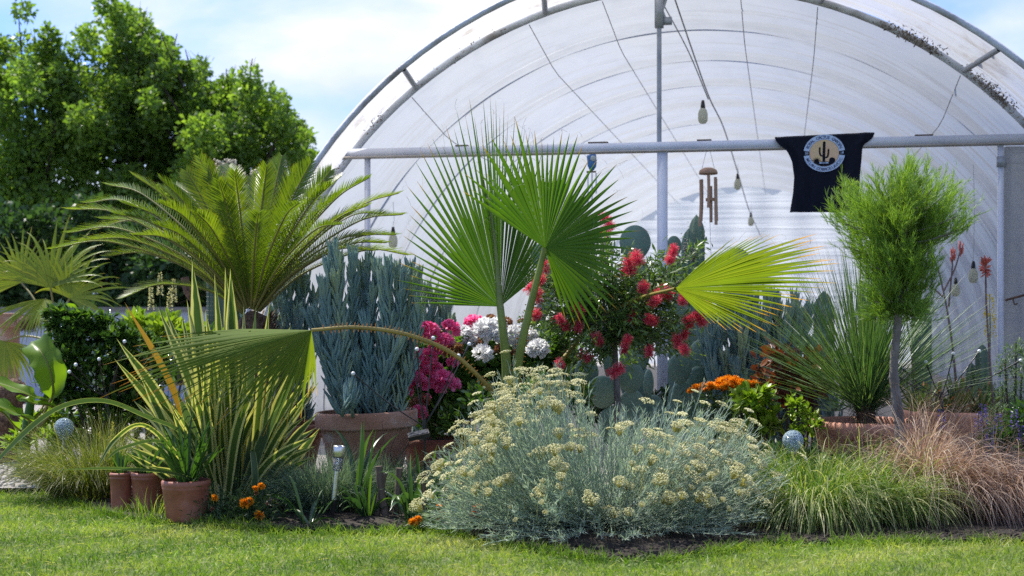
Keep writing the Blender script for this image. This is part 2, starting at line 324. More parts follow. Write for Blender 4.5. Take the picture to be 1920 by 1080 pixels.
ribbons(g, np.stack([q2, v2, 0 * q2], 1), np.stack([rs.randn(len(q)) * .8, rs.randn(len(q)) * .8, np.ones(len(q))], 1), rs.uniform(.025, .055, len(q)), .0045, 1.6, 4, twist=1.5, rnd=rs.rand(len(q)) * .35 + .3 * (cl_ % 2))
ribbons(g, np.stack([q, v, np.full(len(q), .012)], 1)[:4200], sph(len(q))[:4200] * [1, 1, .25], .045, .0026, .3, 3, twist=2, rnd=1.)
# longer tufts along the bed edge
n = 5200; x = rs.uniform(-2.3, 2.5, n); x = x[(np.sin(x * 9) + np.sin(x * 23 + 1) + rs.randn(n) * .5) > -.2]; n = len(x); y = edgeY(x) + rs.randn(n) * .02 - .01
ribbons(g, np.stack([x, y, np.zeros(n)], 1), np.stack([rs.randn(n) * .5, rs.randn(n) * .5 - .15, np.ones(n)], 1), rs.uniform(.03, .085, n), .0032, 1.1, 4, twist=1.5, rnd=rs.rand(n) * .45)
M['grass'] = leaf('lawn_grass', [(.08, .17, .02), (.19, .30, .04), (.32, .40, .08), (.52, .50, .22)], trans=.45, rough=.5, ns=1.3)
o = g.build('grass', M['grass']); tag(o, 'short sunlit green grass of the lawn', 'grass', kind='stuff')
# pebbles and clods
g = Geo(); n = 9000; x = rs.uniform(-1.0, .35, n); y = rs.uniform(7.6, 10.6, n); s = rs.uniform(.006, .016, n)
T = (ICO1[0], ICO1[1]); n2 = 2500; x = np.r_[x, rs.uniform(-4, -2.4, n2)]; y = np.r_[y, rs.uniform(7.6, 10, n2)]; s = np.r_[s, rs.uniform(.008, .02, n2)]
inst(g, T, np.stack([x, y, .03 + s * .3], 1), np.stack([s, s * .8, s * .6], 1)); o = g.build('pebbles', M['pebble']); tag(o, 'pale gravel pebbles behind the flower bed', 'gravel', kind='stuff')
g = Geo(); n = 5000; x = rs.uniform(-1.7, 2.4, n); y = edgeY(x) + np.abs(rs.randn(n)) * .12 + .01; s = rs.uniform(.003, .013, n)
inst(g, T, np.stack([x, y, .012 + s * .4], 1), np.stack([s, s * .8, s * .7], 1)); o = g.build('soil_clods', M['soil']); tag(o, 'crumbly dark soil along the front of the bed', 'soil', kind='stuff')
# ------------------------------------------------------------------ greenhouse
TA = .19; ga = nrm(A([TA, 1, 0.])); gb = A([ga[1], -ga[0], 0.]); 
Yc = 10.06 * (1 + TA * (1240 - 960) / FPX); uc = (1275 - 960) / FPX; Yg = Yc / (1 + TA * uc); G0 = A([uc * Yg, Yg, 0]); RG, ZG = 3.12, .15
def GH(l, z, d): return G0 + gb * l + ga * d + A([0, 0, z])
def ghp(px, py, d=0.):
    u = (px - 960) / FPX; Y = (d + G0 @ ga) / (u * ga[0] + ga[1]); p = at(px, py, Y); return (p - G0) @ gb, p[2]
def hoop_pts(R, z0, d, lo=0., n=60, l0=0., th0=0., th1=math.pi):
    th = np.linspace(th0, th1, n); P = [GH(l0 + R * math.cos(t), z0 + R * math.sin(t), d) for t in th]
    if th0 == 0: P = [GH(l0 + R, -.02, d)] + P + [GH(l0 - R, -.02, d)]
    return A(P)
gh = thing('greenhouse', 'large translucent plastic tunnel greenhouse with arched open front', 'greenhouse', tuple(GH(0, 0, 0)))
DL = 15.4
def filmsheet(g, d0, d1, nd, R=RG - .035, l0=lambda d: 0, Rf=lambda d: 0, nth=150, sag=.05, per=1.4):
    th = np.linspace(-.05, math.pi + .05, nth); d = np.linspace(d0, d1, nd); D_, TH = np.meshgrid(d, th, indexing='ij')
    ph = (D_ / per) % 1; cr_ = 4 * ph * (1 - ph)
    dr = -sag * cr_ + .014 * np.sin(D_ * 19 + 2.5 * np.sin(TH * 3)) * np.sin(TH * 5 + D_ * .7) * cr_ + .011 * np.sin(D_ * 41 + TH * 7 * np.sin(D_)) * cr_
    dr = dr + .006 * np.sin(D_ * 63 + 3 * np.sin(TH * 6 + D_))
    Rr = R + dr + np.vectorize(Rf)(D_); LL = np.vectorize(l0)(D_)
    l = LL + Rr * np.cos(TH); z = ZG + Rr * np.sin(TH)
    z = np.where(TH < 0, 0.0, z); z = np.where(TH > math.pi, 0.0, z); z[:, 0] = -.01; z[:, -1] = -.01
    P = G0 + gb * l[..., None] + ga * D_[..., None] + A([0, 0, 1.]) * z[..., None]
    i, j = np.meshgrid(np.arange(nd - 1), np.arange(nth - 1), indexing='ij'); b = (i * nth + j).ravel()
    g.add(P, np.stack([b, b + 1, b + nth + 1, b + nth], 1), np.stack([TH / math.pi, D_ / DL], -1))
g = Geo(); filmsheet(g, 0.02, DL, 420, Rf=lambda d: .066 * max(0, 1 - (d - .02) / .12)); g.build('roof_film', M['film'], gh)
FD, FL = -.80, .12      # the front hoop stands forward of the gable
g = Geo(); filmsheet(g, FD, .02, 40, R=RG + .035, l0=lambda d: FL * d / FD, sag=.02, per=.83); g.build('front_canopy', M['filmd'], gh)
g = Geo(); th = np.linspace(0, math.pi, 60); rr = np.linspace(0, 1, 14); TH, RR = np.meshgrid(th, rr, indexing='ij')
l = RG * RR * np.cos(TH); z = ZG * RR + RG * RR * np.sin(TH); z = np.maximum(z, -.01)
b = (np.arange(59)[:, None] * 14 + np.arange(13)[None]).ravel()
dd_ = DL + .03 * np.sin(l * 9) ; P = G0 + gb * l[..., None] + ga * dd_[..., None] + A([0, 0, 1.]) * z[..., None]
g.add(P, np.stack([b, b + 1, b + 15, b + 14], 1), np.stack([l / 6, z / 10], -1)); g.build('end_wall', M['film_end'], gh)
for k in range(12):
    d = k * 1.4; g = Geo(); tubes(g, hoop_pts(RG + (.008 if k else 0), ZG, d), .024 if k else .026, 8); g.build('hoop', M['arch' if k == 0 else 'grey'], gh)
g = Geo(); tubes(g, hoop_pts(RG + .01, ZG, FD, l0=FL), .021, 10); g.build('hoop', M['arch'], gh)
for tdeg in (12, 32, 52, 72, 90, 108, 128, 148, 168):   # short stubs between the front hoop and the gable hoop
    t = math.radians(tdeg); g = Geo(); P = A([GH(FL + RG * math.cos(t), ZG + RG * math.sin(t), FD), GH(RG * math.cos(t), ZG + RG * math.sin(t), 0)])
    tubes(g, cr(P, 6), .02, 8); g.build('strut', M['grey'], gh)
for l in (-1.95, -1.08, -.55, .42, .95, 1.9):           # cords run under the film to the back
    g = Geo(); q = []
    for d in np.linspace(0, DL - .1, 45): q.append(GH(l, ZG + math.sqrt((RG - .03 - .13 * min(1, d / 1.2)) ** 2 - l * l) - .01, d))
    tubes(g, A(q), .0035, 5); g.build('roof_cord', M['rope'], gh)
# dirt and dry leaves caught along the gable hoop
g = Geo()
for t0, w_, n in ((1.06, .03, 700), (1.0, .02, 300), (.85, .03, 700), (.81, .02, 300), (.70, .03, 160), (2.34, .02, 160), (2.5, .02, 120), (2.1, .08, 120), (1.35, .1, 120)):
    n = n // 3; t = t0 + rs.randn(n) * w_; R_ = RG + .015 + np.abs(rs.randn(n)) * .035; d = -rs.rand(n) * .12
    P = G0 + gb * (R_ * np.cos(t))[:, None] + ga * d[:, None] + A([0, 0, 1.]) * (ZG + R_ * np.sin(t) - .05)[:, None]
    ribbons(g, P, sph(n), rs.uniform(.006, .026, n), .008, 0, 1, prof='flat', twist=3)
o = g.build('leaf_litter', solid('old_leaf_litter', [(.09, .07, .055), (.22, .18, .14)], .95), gh)
# frame of the front: beam, posts
lb0, zb = ghp(652, 279); lb1, _ = ghp(1935, 250)
def ghbox(g, l0, l1, z0, z1, d0, d1, rnd=.5): box(g, GH((l0 + l1) / 2, (z0 + z1) / 2, (d0 + d1) / 2), (l1 - l0, d1 - d0, z1 - z0), A([gb, ga, [0, 0, 1]]), rnd)
zb = 2.14
g = Geo(); ghbox(g, lb0 - .05, lb1 + .08, zb - .028, zb + .028, -.035, .035); g.build('beam', M['whitepaint'], gh)
g = Geo(); ghbox(g, lb0 - .05, lb1 + .08, zb - .040, zb - .0281, -.045, .045); g.build('beam_flange', solid('beige_painted_flange', [(.30, .27, .24), (.42, .39, .35)], .7), gh)
for l0, ln in ((-1.62, .09), (-.65, .14), (.12, .1), (1.1, .1), (1.6, .12)):
    g = Geo(); ghbox(g, l0, l0 + ln, zb + .0282, zb + .04, -.03, .03); g.build('wood_shim', M['wood'], gh)
lp, _ = ghp(1242, 400); g = Geo(); ghbox(g, lp - .035, lp + .035, 0, zb - .0405, -.03, .03); g.build('post', M['whitepaint'], gh)
lq, _ = ghp(1236, 100); g = Geo(); tubes(g, A([GH(lq, zb + .03, 0), GH(lq, 2.7, 0), GH(lq, 3.24, 0)]), .017, 10); g.build('king_post', M['grey'], gh)
g = Geo(); ghbox(g, lq - .03, lq + .03, 2.98, 3.22, -.03, .03); tubes(g, A([GH(lq + .05, 3.02, 0), GH(lq + .02, 3.1, 0), GH(lq + .06, 3.22, 0)]), .012, 6); ghbox(g, lq + .02, lq + .09, 3.0, 3.05, -.02, .02); g.build('clamp', M['grey'], gh)
for px in (689, 1876):
    l, _ = ghp(px, 400); g = Geo(); ghbox(g, l - .018, l + .018, 0, zb - .0405, -.018, .018); g.build('post', M['whitepaint'], gh)
l, _ = ghp(1878, 300); g = Geo(); ghbox(g, l - .03, l + .03, 1.95, 2.02, -.03, .03); g.build('clamp', M['grey'], gh)
# side curtain right of the right post
g = Geo(); l0, _ = ghp(1884, 400); nn_ = 24; nz_ = 16; q = []
for zz in np.linspace(0, zb - .05, nz_):
    for l in np.linspace(l0, RG - .15, nn_): q.append(GH(l, zz, .03 + .012 * math.sin(l * 31 + zz * 2) + .01 * math.sin(l * 70)))
b = (np.arange(nz_ - 1)[:, None] * nn_ + np.arange(nn_ - 1)[None]).ravel(); g.add(A(q), np.stack([b, b + 1, b + nn_ + 1, b + nn_], 1), A(q)[:, [0, 2]] * .1); g.build('side_curtain', M['film'], gh)
g = Geo(); la, za = ghp(1884, 563); lb_, zb_ = ghp(1935, 549); tubes(g, cr(A([GH(la, za, -.02), GH((la + lb_) / 2, (za + zb_) / 2, -.03), GH(lb_, zb_, -.03)]), 8), .008, 6)
tubes(g, cr(A([GH(la + .05, za + .01, -.02), GH(la + .06, za - .03, -.02), GH(la + .08, za - .02, -.02)]), 6), .005, 5)
g.build('door_hook', M['rust'], gh)
# ------------------------------------------------------------------ lamps on the cable
cable = thing('lamp_cable', 'sagging grey electric cable running back under the greenhouse roof', 'cable', tuple(GH(0, 3.1, 0)))
cpts = [at(1262, -12, 10.1), at(1300, 100, 11.0), at(1330, 183, 12.0), at(1357, 240, 13.4), at(1383, 322, 16.0), at(1404, 392, 19.), at(1425, 440, 23.)]
g = Geo(); tubes(g, cr(cpts, 60), .006, 6); tubes(g, cr([at(1236, -6, 10.1), at(1290, 95, 10.4), at(1328, 186, 10.9)], 20), .005, 5); g.build('wire', M['rope'], cable)
def bulb(px, py, Y, lab, drop=None):
    c = at(px, py, Y); t = thing('light_bulb', lab, 'lamp', tuple(c + A([0, 0, .06])), 'bulbs hanging in the greenhouse')
    g = Geo(); lathe(g, [(.0, .10), (.010, .098), (.014, .08), (.018, .055), (.018, .035), (.0, .033)], c, 14); g.build('socket', M['black'], t)
    g = Geo(); lathe(g, [(.018, .038), (.030, .02), (.037, -.005), (.038, -.04), (.033, -.068), (.018, -.08), (0, -.083)], c, 20); g.build('glass', M['frost'], t)
    if drop:
        lc = (c - G0) @ gb; zt = min(ZG + math.sqrt((RG - .05) ** 2 - lc * lc), c[2] + drop); g = Geo(); tubes(g, A([c + [0, 0, .11], [c[0] + .01, c[1], c[2] * .5 + zt * .5], [c[0], c[1], zt]]), .0022, 5); g.build('cord', M['rope'], t)
M['frost'] = leaf('frosted_bulb', [(.80, .82, .74), (.88, .88, .82)], trans=.7, rough=.3, tcol=(1, 1, .9))
bulb(1318, 212, 10.9, 'largest frosted bulb with black socket hanging above the beam')
bulb(1383, 342, 15.8, 'small bulb on the cable just right of the bamboo chime', .2)
bulb(1408, 412, 18.8, 'tiny far bulb on the cable below the smaller hanging bulb', .2)
bulb(737, 447, 12.0, 'cream bulb hanging at the left between sago palm and fan palm', 5)
bulb(1825, 512, 11.6, 'bulb hanging behind the red aloe flower', 5)
bulb(1792, 540, 13.5, 'bulb hanging low between the aloe flower stalks', 5)
# ------------------------------------------------------------------ chimes
def chime():
    c = at(1328, 322, 10.15); t = thing('wind_chime', 'bamboo wind chime with round cap hanging under the beam', 'wind chime', tuple(c))
    g = Geo(); lathe(g, [(0, .03), (.03, .028), (.06, .012), (.068, -.008), (.066, -.018), (.05, -.012), (0, -.01)], c, 24); g.build('cap', M['bamboo'], t)
    g = Geo()
    for dx in (-.05, .05): tubes(g, A([c + [dx, 0, 0], c + [dx * .5, 0, .1], c + [0, 0, .2]]), .0015, 4)
    tubes(g, A([c + [0, 0, -.02], c + [.012, 0, -.35], c + [.02, 0, -.60]]), .0015, 4); g.build('string', M['rope'], t)
    for dx, dy, ln, tp in ((-.055, -.01, .33, -.06), (-.042, .04, .30, -.05), (-.005, -.05, .23, -.03), (.02, .02, .26, -.1), (.048, -.02, .34, -.04), (.058, .03, .30, -.05)):
        p = c + [dx, dy, tp]; g = Geo(); tubes(g, cr([p, p + [.002, 0, -ln * .5], p + [dx * .1, 0, -ln]], 7), .0115, 9, cap=True); g.build('tube', M['bamboo'], t)
    g = Geo(); p = c + [.012, -.005, -.2]; tubes(g, A([p + [-.03, 0, 0], p + [.03, 0, .003]]), .012, 8, cap=True); g.build('clapper', M['bamboo'], t)
    c = at(1110, 304, 10.4); t = thing('owl_chime', 'small blue painted owl chime hanging from the beam', 'wind chime', tuple(c))
    g = Geo(); TV, TF = ICO2; V = TV * [.036, .02, .066]; V[:, 0] *= 1 + .25 * (V[:, 2] > .03); V[:, 2] += .012 * (np.abs(V[:, 0]) > .022) * (V[:, 2] > .02); g.add(V + c, TF); g.build('body', solid('blue_glaze', [(.02, .10, .30), (.05, .20, .50)], .3), t)
    g = Geo(); g.add(TV * [.022, .008, .022] + c + [.008, -.018, .025], TF); g.build('face', solid('pale_grey_glaze', [(.35, .42, .45), (.5, .55, .55)], .4), t)
    g = Geo(); tubes(g, A([c + [-.04, 0, -.072], c + [.03, 0, -.07]]), .007, 7, cap=True); g.build('perch', M['wood'], t)
    for dx, ln in ((-.03, .24), (0, .2), (.03, .15)):
        g = Geo(); tubes(g, A([c + [dx, 0, -.08], c + [dx, 0, -.08 - ln]]), .006, 8, cap=True); g.build('tube', M['steel'], t)
chime()
# ------------------------------------------------------------------ t-shirt on the beam
def shirt():
    rows = [(250, 1455, 1639), (255, 1453, 1640), (261, 1456, 1637), (266, 1460, 1633), (270, 1464, 1627), (274, 1470, 1621), (279, 1475, 1618), (286, 1479, 1617), (300, 1485, 1616), (330, 1489, 1613), (360, 1487, 1611), (385, 1483, 1610), (398, 1481, 1610)]
    l0, z0 = ghp(1546, 262, -.07); t = thing('t_shirt', 'black t-shirt with round cactus print draped over the beam', 't-shirt', tuple(GH(l0, z0, -.06)))
    py = np.linspace(255, 398, 46); Lx = np.interp(py, [r[0] for r in rows], [r[1] for r in rows]); Rx = np.interp(py, [r[0] for r in rows], [r[2] for r in rows])
    def grid(d0, back):
        q = []
        for i, yy in enumerate(py):
            for j in range(40):
                s = j / 39; px = Lx[i] + (Rx[i] - Lx[i]) * s; tilt = 1 + (s - .5) * .0; yy2 = yy - 9 * (s - .5) * (1 - i / 45) 
                l, z = ghp(px, yy2, d0); k = min(1, abs(s - .5) * 3 - .55) if abs(s - .5) > .2 else 0
                wr = (.012 * math.sin(s * 26 + i * .05) + .008 * math.sin(s * 47 - i * .12)) * max(k, .12 + .5 * (i / 45) ** 2)
                q.append(GH(l, z, d0 + wr))
        return A(q)
    Fq = grid(-.062, 0); Bq = grid(-.047, 1); top = [grid(.05, 1)]
    b = (np.arange(45)[:, None] * 40 + np.arange(39)[None]).ravel(); f = np.stack([b, b + 1, b + 41, b + 40], 1)
    g = Geo(); g.add(Fq, f); g.add(Bq, f[:, ::-1]); 
    nb = len(Fq); rim = [i * 40 for i in range(46)] + [45 * 40 + j for j in range(1, 40)] + [i * 40 + 39 for i in range(44, -1, -1)]
    ff = [[rim[k], rim[k + 1], rim[k + 1] + nb, rim[k] + nb] for k in range(len(rim) - 1)]
    g2 = Geo(); g2.add(np.vstack([Fq, Bq]), np.vstack([f, f[:, ::-1] + nb, A(ff)]))
    # the shoulder that lies over the beam top and the back part hanging behind
    q0 = Fq[:40]; up = [q0, q0 * .5 + (q0 + ga * .06) * .5 + [0, 0, .014], q0 + ga * .115 + [0, 0, .004], q0 + ga * .118 + [0, 0, -.015], q0 + ga * .118 + [0, 0, -.03]]
    g2.add(np.vstack(up), np.vstack([np.stack([r * 40 + np.arange(39), r * 40 + np.arange(1, 40), (r + 1) * 40 + np.arange(1, 40), (r + 1) * 40 + np.arange(39)], 1) for r in range(4)]))
    g2.build('cloth', M['shirt'], t)
    # print
    cl, cz = ghp(1545.5, 287, -.07); R0 = .1395
    def P2(x, y, dd): return GH(cl + x, cz + y * .92, -.0705 - dd)
    def ring(r0, r1, a0, a1, dd, n=60):
        a = np.linspace(a0, a1, n); V = [P2(r0 * math.cos(x), r0 * math.sin(x), dd) for x in a] + [P2(r1 * math.cos(x), r1 * math.sin(x), dd) for x in a]
        return A(V), A([[i, i + 1, n + i + 1, n + i] for i in range(n - 1)])
    g = Geo(); g.add(*ring(.101, R0, math.radians(8), math.radians(172), 0)); g.add(*ring(.101, R0, math.radians(188), math.radians(352), 0)); g.build('badge_ring', M['inkblue'], t, False)
    g = Geo(); g.add(*ring(.0005, .099, 0, 2 * math.pi, .0004)); g.build('badge_sun', M['sunprint'], t, False)
    g = Geo()
    def stroke(pts, r, dd=.001):
        pts = cr(A(pts), 24); T = nrm(np.gradient(pts, axis=0)); Nn = np.stack([-T[:, 1], T[:, 0]], 1)
        V = [P2(*(p + n_ * r), dd) for p, n_ in zip(pts, Nn)] + [P2(*(p - n_ * r), dd) for p, n_ in zip(pts, Nn)]
        g.add(A(V), A([[i, i + 1, 24 + i + 1, 24 + i] for i in range(23)]))
        for c in (pts[0], pts[-1]):
            V = [P2(c[0] + r * math.cos(k * .5236), c[1] + r * math.sin(k * .5236), dd + .0001) for k in range(12)]; g.add(A(V), [list(range(12))])
    stroke([(-.003, -.068), (-.002, 0), (0, .078)], .0095); stroke([(-.003, -.02), (-.022, -.018), (-.03, .005), (-.03, .04)], .006)
    stroke([(0, -.032), (.018, -.032), (.026, -.012), (.029, .026)], .006)
    V = [P2(.053 + .021 * math.cos(k * .3), -.052 + .019 * math.sin(k * .3), .0012) for k in range(21)]; g.add(A(V), [list(range(21))])
    for an in (20, 50, 75, 100, 130, 160):
        a = math.radians(an); c = (-.052, -.062); V = [P2(c[0] - .007 * math.sin(a), c[1] + .007 * math.cos(a), .0013), P2(c[0] + .007 * math.sin(a), c[1] - .007 * math.cos(a), .0013), P2(c[0] + .036 * math.cos(a), c[1] + .036 * math.sin(a), .0013)]
        g.add(A(V), [[0, 1, 2]])
    a = np.linspace(math.radians(220), math.radians(320), 20); V = [P2(.098 * math.cos(x), .098 * math.sin(x), .0011) for x in a]; g.add(A(V), [list(range(20))])
    g.build('badge_cactus', M['shirt'], t, False)
    g = Geo(); V = [P2(x, y, .0016) for x, y in ((-.033, -.078), (.027, -.078), (.027, -.068), (-.033, -.068))]; g.add(A(V), [[0, 1, 2, 3]]); g.build('badge_plate', M['inkblue'], t, False)
    def glyphs(items, name, mat):
        g = Geo()
        for ch, x, y, rot, size in items:
            cu = bpy.data.curves.new('f', 'FONT'); cu.body = ch; cu.size = size; cu.align_x = 'CENTER'; cu.resolution_u = 3; cu.offset = size * .012
            o = bpy.data.objects.new('f', cu); sc.collection.objects.link(o); bpy.context.view_layer.update()
            me = bpy.data.meshes.new_from_object(o.evaluated_get(bpy.context.evaluated_depsgraph_get()))
            c, s = math.cos(rot), math.sin(rot)
            V = [P2(x + v.co.x * c - v.co.y * s, y + v.co.x * s + v.co.y * c, .002) for v in me.vertices]
            for p in me.polygons: g.add(A([V[i] for i in p.vertices]), [list(range(len(p.vertices)))])
            bpy.data.objects.remove(o); bpy.data.curves.remove(cu); bpy.data.meshes.remove(me)
        return g.build(name, mat, t, False)
    it = []; s = 'ROYAL CACTUS GARDEN'
    for k, ch in enumerate(s):
        a = math.radians(158 - 136 * k / (len(s) - 1))
        if ch != ' ': it.append((ch, .109 * math.cos(a), .109 * math.sin(a), a - math.pi / 2, .031))
    nt_ = len(it); s = 'MILAN DOBROSLAVCIC'
    for k, ch in enumerate(s):
        a = math.radians(203 + 134 * k / (len(s) - 1))
        if ch != ' ': it.append((ch, .131 * math.cos(a), .131 * math.sin(a), a + math.pi / 2, .030))
    glyphs(it[:nt_], 'top_lettering', M['inknavy']); glyphs(it[nt_:], 'bottom_lettering', M['inknavy'])
    glyphs([('20', -.119, -.007, 0, .024)], 'badge_number', M['inkblue']); glyphs([('18', .119, -.007, 0, .024)], 'badge_number', M['inkblue'])
    glyphs([('SERBIA', -.003, -.0765, 0, .011)], 'plate_lettering', M['inknavy'])
shirt()
# ------------------------------------------------------------------ low wall and far pots at left
w0, w1 = at(-900, 600, 15), at(420, 600, 15)
g = Geo(); n = 40; X = np.linspace(w0[0], w1[0], n)
box(g, [(w0[0] + w1[0]) / 2, 15.1, .49], (w1[0] - w0[0], .2, .98)); g.build('x', M['wall']) if 0 else None
wl = thing('garden_wall', 'low pale blue rendered wall behind the left plants', 'wall', ((w0[0] + w1[0]) / 2, 15.1, 0)); g.build('body', M['wall'], wl, False)
g = Geo(); box(g, [(w0[0] + w1[0]) / 2, 15.1, 1.005], (w1[0] - w0[0] + .04, .28, .05)); g.build('coping', M['stone'], wl, False)
# ------------------------------------------------------------------ trees
M['tree'] = leaf('broad_tree_leaves', [(.08, .15, .03), (.17, .29, .05), (.28, .40, .07)], trans=.55, rough=.42, spec=.5, tcol=(1.3, 1.35, .5), ns=.5)
M['hedge'] = leaf('hedge_leaves', [(.025, .06, .022), (.045, .10, .035), (.08, .15, .05)], trans=.4, rough=.45, ns=.8)
def crown(g, cl, n, ll, lw, S=2, prof='leaf', up=.3, droop=.6, shell=.55, rnd0=0., fold=0):
    C_ = A([c[0] for c in cl]); R_ = A([c[1] if np.ndim(c[1]) else [c[1]] * 3 for c in cl], float); w_ = (R_.prod(1)) ** .75; w_ /= w_.sum()
    i = rs.choice(len(cl), n, p=w_); d = sph(n); r = rs.rand(n) ** (1 - shell); r = r * (1 + .10 * rs.randn(n))
    lump = 1 + .22 * np.sin(d[:, 0] * 5 + i) * np.sin(d[:, 1] * 6 + i * 2) * np.sin(d[:, 2] * 5 + i * 3)
    P = C_[i] + d * R_[i] * (r * lump)[:, None]
    D = nrm(d + rs.randn(n, 3) * .8 + [0, 0, up])
    L_ = ll * rs.uniform(.6, 1.25, n)
    ribbons(g, P, D, L_, lw * L_ / ll, droop, S, prof=prof, twist=1.6, rnd=np.clip(rs.rand(n) * .8 + .1 * np.sin(i * 2.3) + .1 + rnd0, 0, 1), fold=fold)
def tree(lab, base_px, Y, clumps, n, seed, trunk=.12, mat='tree', ll=.10, lw=.065, cat='tree', gr='trees beyond the low wall', name='broadleaf_tree', dj=.5, clump_n=8):
    bx = (base_px - 960) / FPX * Y; t = thing(name, lab, cat, (bx, Y, 0), gr); s = Y / FPX; cl = []
    for px, py, r in clumps:
        for k in range(clump_n):
            off = rs.randn(3) * r * s * .52; off[1] += rs.randn() * dj; cl.append((at(px, py, Y) + off, r * s * rs.uniform(.34, .60)))
    g = Geo(); top = at(base_px, min(c[1] for c in clumps) + 60, Y); b0 = A([bx, Y, 0])
    axis = cr([b0, b0 * .7 + top * .3 + [.08, 0, 0], b0 * .35 + top * .65, top], 14); tubes(g, axis, np.linspace(trunk, .03, 14)[None], 9)
    g.build('trunk', M['darkbark'], t)
    g = Geo()
    for c, r in cl[::4]:
        k = int(np.clip((c[2] * .6) / max(axis[-1, 2], .1) * 13, 2, 11)); a = axis[k]
        tubes(g, cr([a, a * .5 + c * .5 + [0, 0, .12], c, c + (c - a) * .12], 10), np.linspace(trunk * .2, .006, 10)[None], 5)
    for c, r in cl[::3]:
        for q in range(2): d = nrm(A([rs.randn() * .3, rs.randn() * .3, 1.])); tubes(g, A([c, c + d * r * .8, c + d * r * 1.75 + rs.randn(3) * .03]), A([[.008, .005, .002]]), 3)
    g.build('branches', M['darkbark'], t)
    g = Geo(); crown(g, cl, n, ll, lw); g.build('foliage', M[mat], t)
tree('broad bushy green tree at the far left edge', 60, 20, [(20, 150, 62), (85, 95, 42), (60, 210, 80), (120, 190, 70), (20, 300, 90), (120, 300, 80), (-60, 230, 90), (40, 420, 95), (135, 430, 80), (-60, 410, 100), (20, 500, 80), (-20, 110, 50), (150, 130, 36), (140, 250, 60)], 48000, 1, ll=.085, lw=.052)
tree('tallest green tree with narrow top beside the left tree', 245, 21, [(236, 32, 34), (270, 75, 45), (222, 100, 55), (292, 130, 50), (205, 175, 65), (285, 215, 75), (200, 280, 75), (255, 330, 85), (200, 420, 85), (300, 410, 85), (250, 500, 90), (310, 90, 26), (250, 160, 50), (325, 170, 40), (240, 230, 60), (335, 235, 60), (350, 185, 40), (395, 215, 50)], 52000, 2, ll=.085, lw=.052)
tree('wide green tree nearest the greenhouse arch', 430, 20.5, [(355, 170, 48), (420, 160, 42), (385, 235, 70), (450, 235, 65), (500, 205, 42), (525, 270, 45), (460, 320, 75), (525, 335, 45), (385, 350, 85), (335, 290, 65), (470, 420, 80), (540, 400, 50), (390, 460, 90), (560, 470, 50), (470, 190, 40), (340, 130, 30), (550, 250, 36), (410, 300, 70), (555, 300, 40)], 54000, 3, ll=.085, lw=.052)
tree('low dark shrubby tree line just behind the pale blue wall', 200, 17.2, [(-160, 480, 80), (-60, 470, 90), (40, 465, 85), (130, 460, 80), (220, 455, 80), (310, 465, 80), (400, 465, 85), (480, 460, 80), (560, 480, 60), (-110, 560, 90), (0, 560, 90), (110, 560, 90), (220, 560, 90), (330, 560, 90), (440, 560, 90), (540, 560, 80)], 42000, 4, .06, 'hedge', .10, .06, 'hedge', None, 'dark_hedge', .3, 4)
# ------------------------------------------------------------------ pots
def pot(label, px, Y, r, h, mat='terra', rimh=.25, taper=.72, thick=.02, name='flower_pot', group=None, soilz=.9, z0=.012, tilt=(0, 0), rimout=.03, roll=False):
    x = (px - 960) / FPX * Y; t = thing(name, label, 'pot', (x, Y, z0), group); rb = r * taper; ro = r - rimout
    zr = h * (1 - rimh)
    if roll: prof = [(rb * .96, 0), (rb, .01), (rb + (ro - rb) * .5, zr * .55), (ro, zr), (ro + .004, zr), (r - .008, zr + .004), (r, h - .045), (r + .004, h - .025), (r - .004, h - .006), (r - .02, h), (r - thick - .015, h - .008), (r - thick - .02, h - .04), (ro - thick, zr), (rb - thick, .02)]
    else: prof = [(rb * .97, 0), (rb, .006), (rb + (ro - rb) * .5, zr * .5), (ro, zr - .004), (ro + .002, zr), (r - .004, zr + .003), (r - .001, zr + .012), (r, h - .012), (r - .003, h - .003), (r - .010, h), (r - thick, h - .003), (r - thick - .004, h * .85), (rb - thick, .02)]
    g = Geo(); lathe(g, prof, (x, Y, z0), 56, tilt=tilt); g.build('body', M[mat], t)
    g = Geo(); rr = r - thick - .002; lathe(g, [(rr, h * soilz), (rr * .6, h * soilz + .006), (0, h * soilz + .01)], (x, Y, z0), 30, tilt=tilt); g.build('potting_soil', M['soil'], t)
    return A([x, Y, z0 + h * soilz])
pA = pot('slimmest small brown plastic pot, at the left end of the row of three', 227, 6.86, .056, .178, 'plastic', .14, .8, .006, rimout=.004, group='small plastic pots on the lawn edge')
pB = pot('middle-sized small brown plastic pot between the slim pot and the wide pot', 274, 6.84, .073, .182, 'plastic', .16, .76, .006, rimout=.004, group='small plastic pots on the lawn edge')
pC = pot('widest small brown plastic pot, at the foot of the striped flax', 349, 6.50, .112, .185, 'plastic', .2, .78, .007, rimout=.005, group='small plastic pots on the lawn edge')
pD = pot('small brown plastic pot half hidden behind the wide small pot', 300, 7.05, .06, .17, 'plastic', .16, .76, .006, rimout=.004, group='small plastic pots on the lawn edge')
pBig = pot('large terracotta pot holding the blue chalk stick succulent', 687, 7.55, .272, .43, 'terra', .21, .62, .025, tilt=(.035, 0), roll=False)
pCy = pot('dark terracotta pot with rolled rim under the sago palm', 512, 8.0, .30, .33, 'terra_dk', .25, .74, .025, roll=True)
pBowl = pot('wide red clay bowl holding the spiky tree grass', 1627, 7.75, .31, .365, 'terra_br', .25, .62, .03, roll=True, name='clay_bowl')
pAl = pot('red clay bowl of aloes behind the small feathery tree', 1790, 8.5, .30, .37, 'terra_br', .3, .7, .03, roll=True, name='clay_bowl')
pGe = pot('dark clay tub hidden under the pink geranium', 815, 8.1, .20, .24, 'terra_dk', .25, .75, .02)

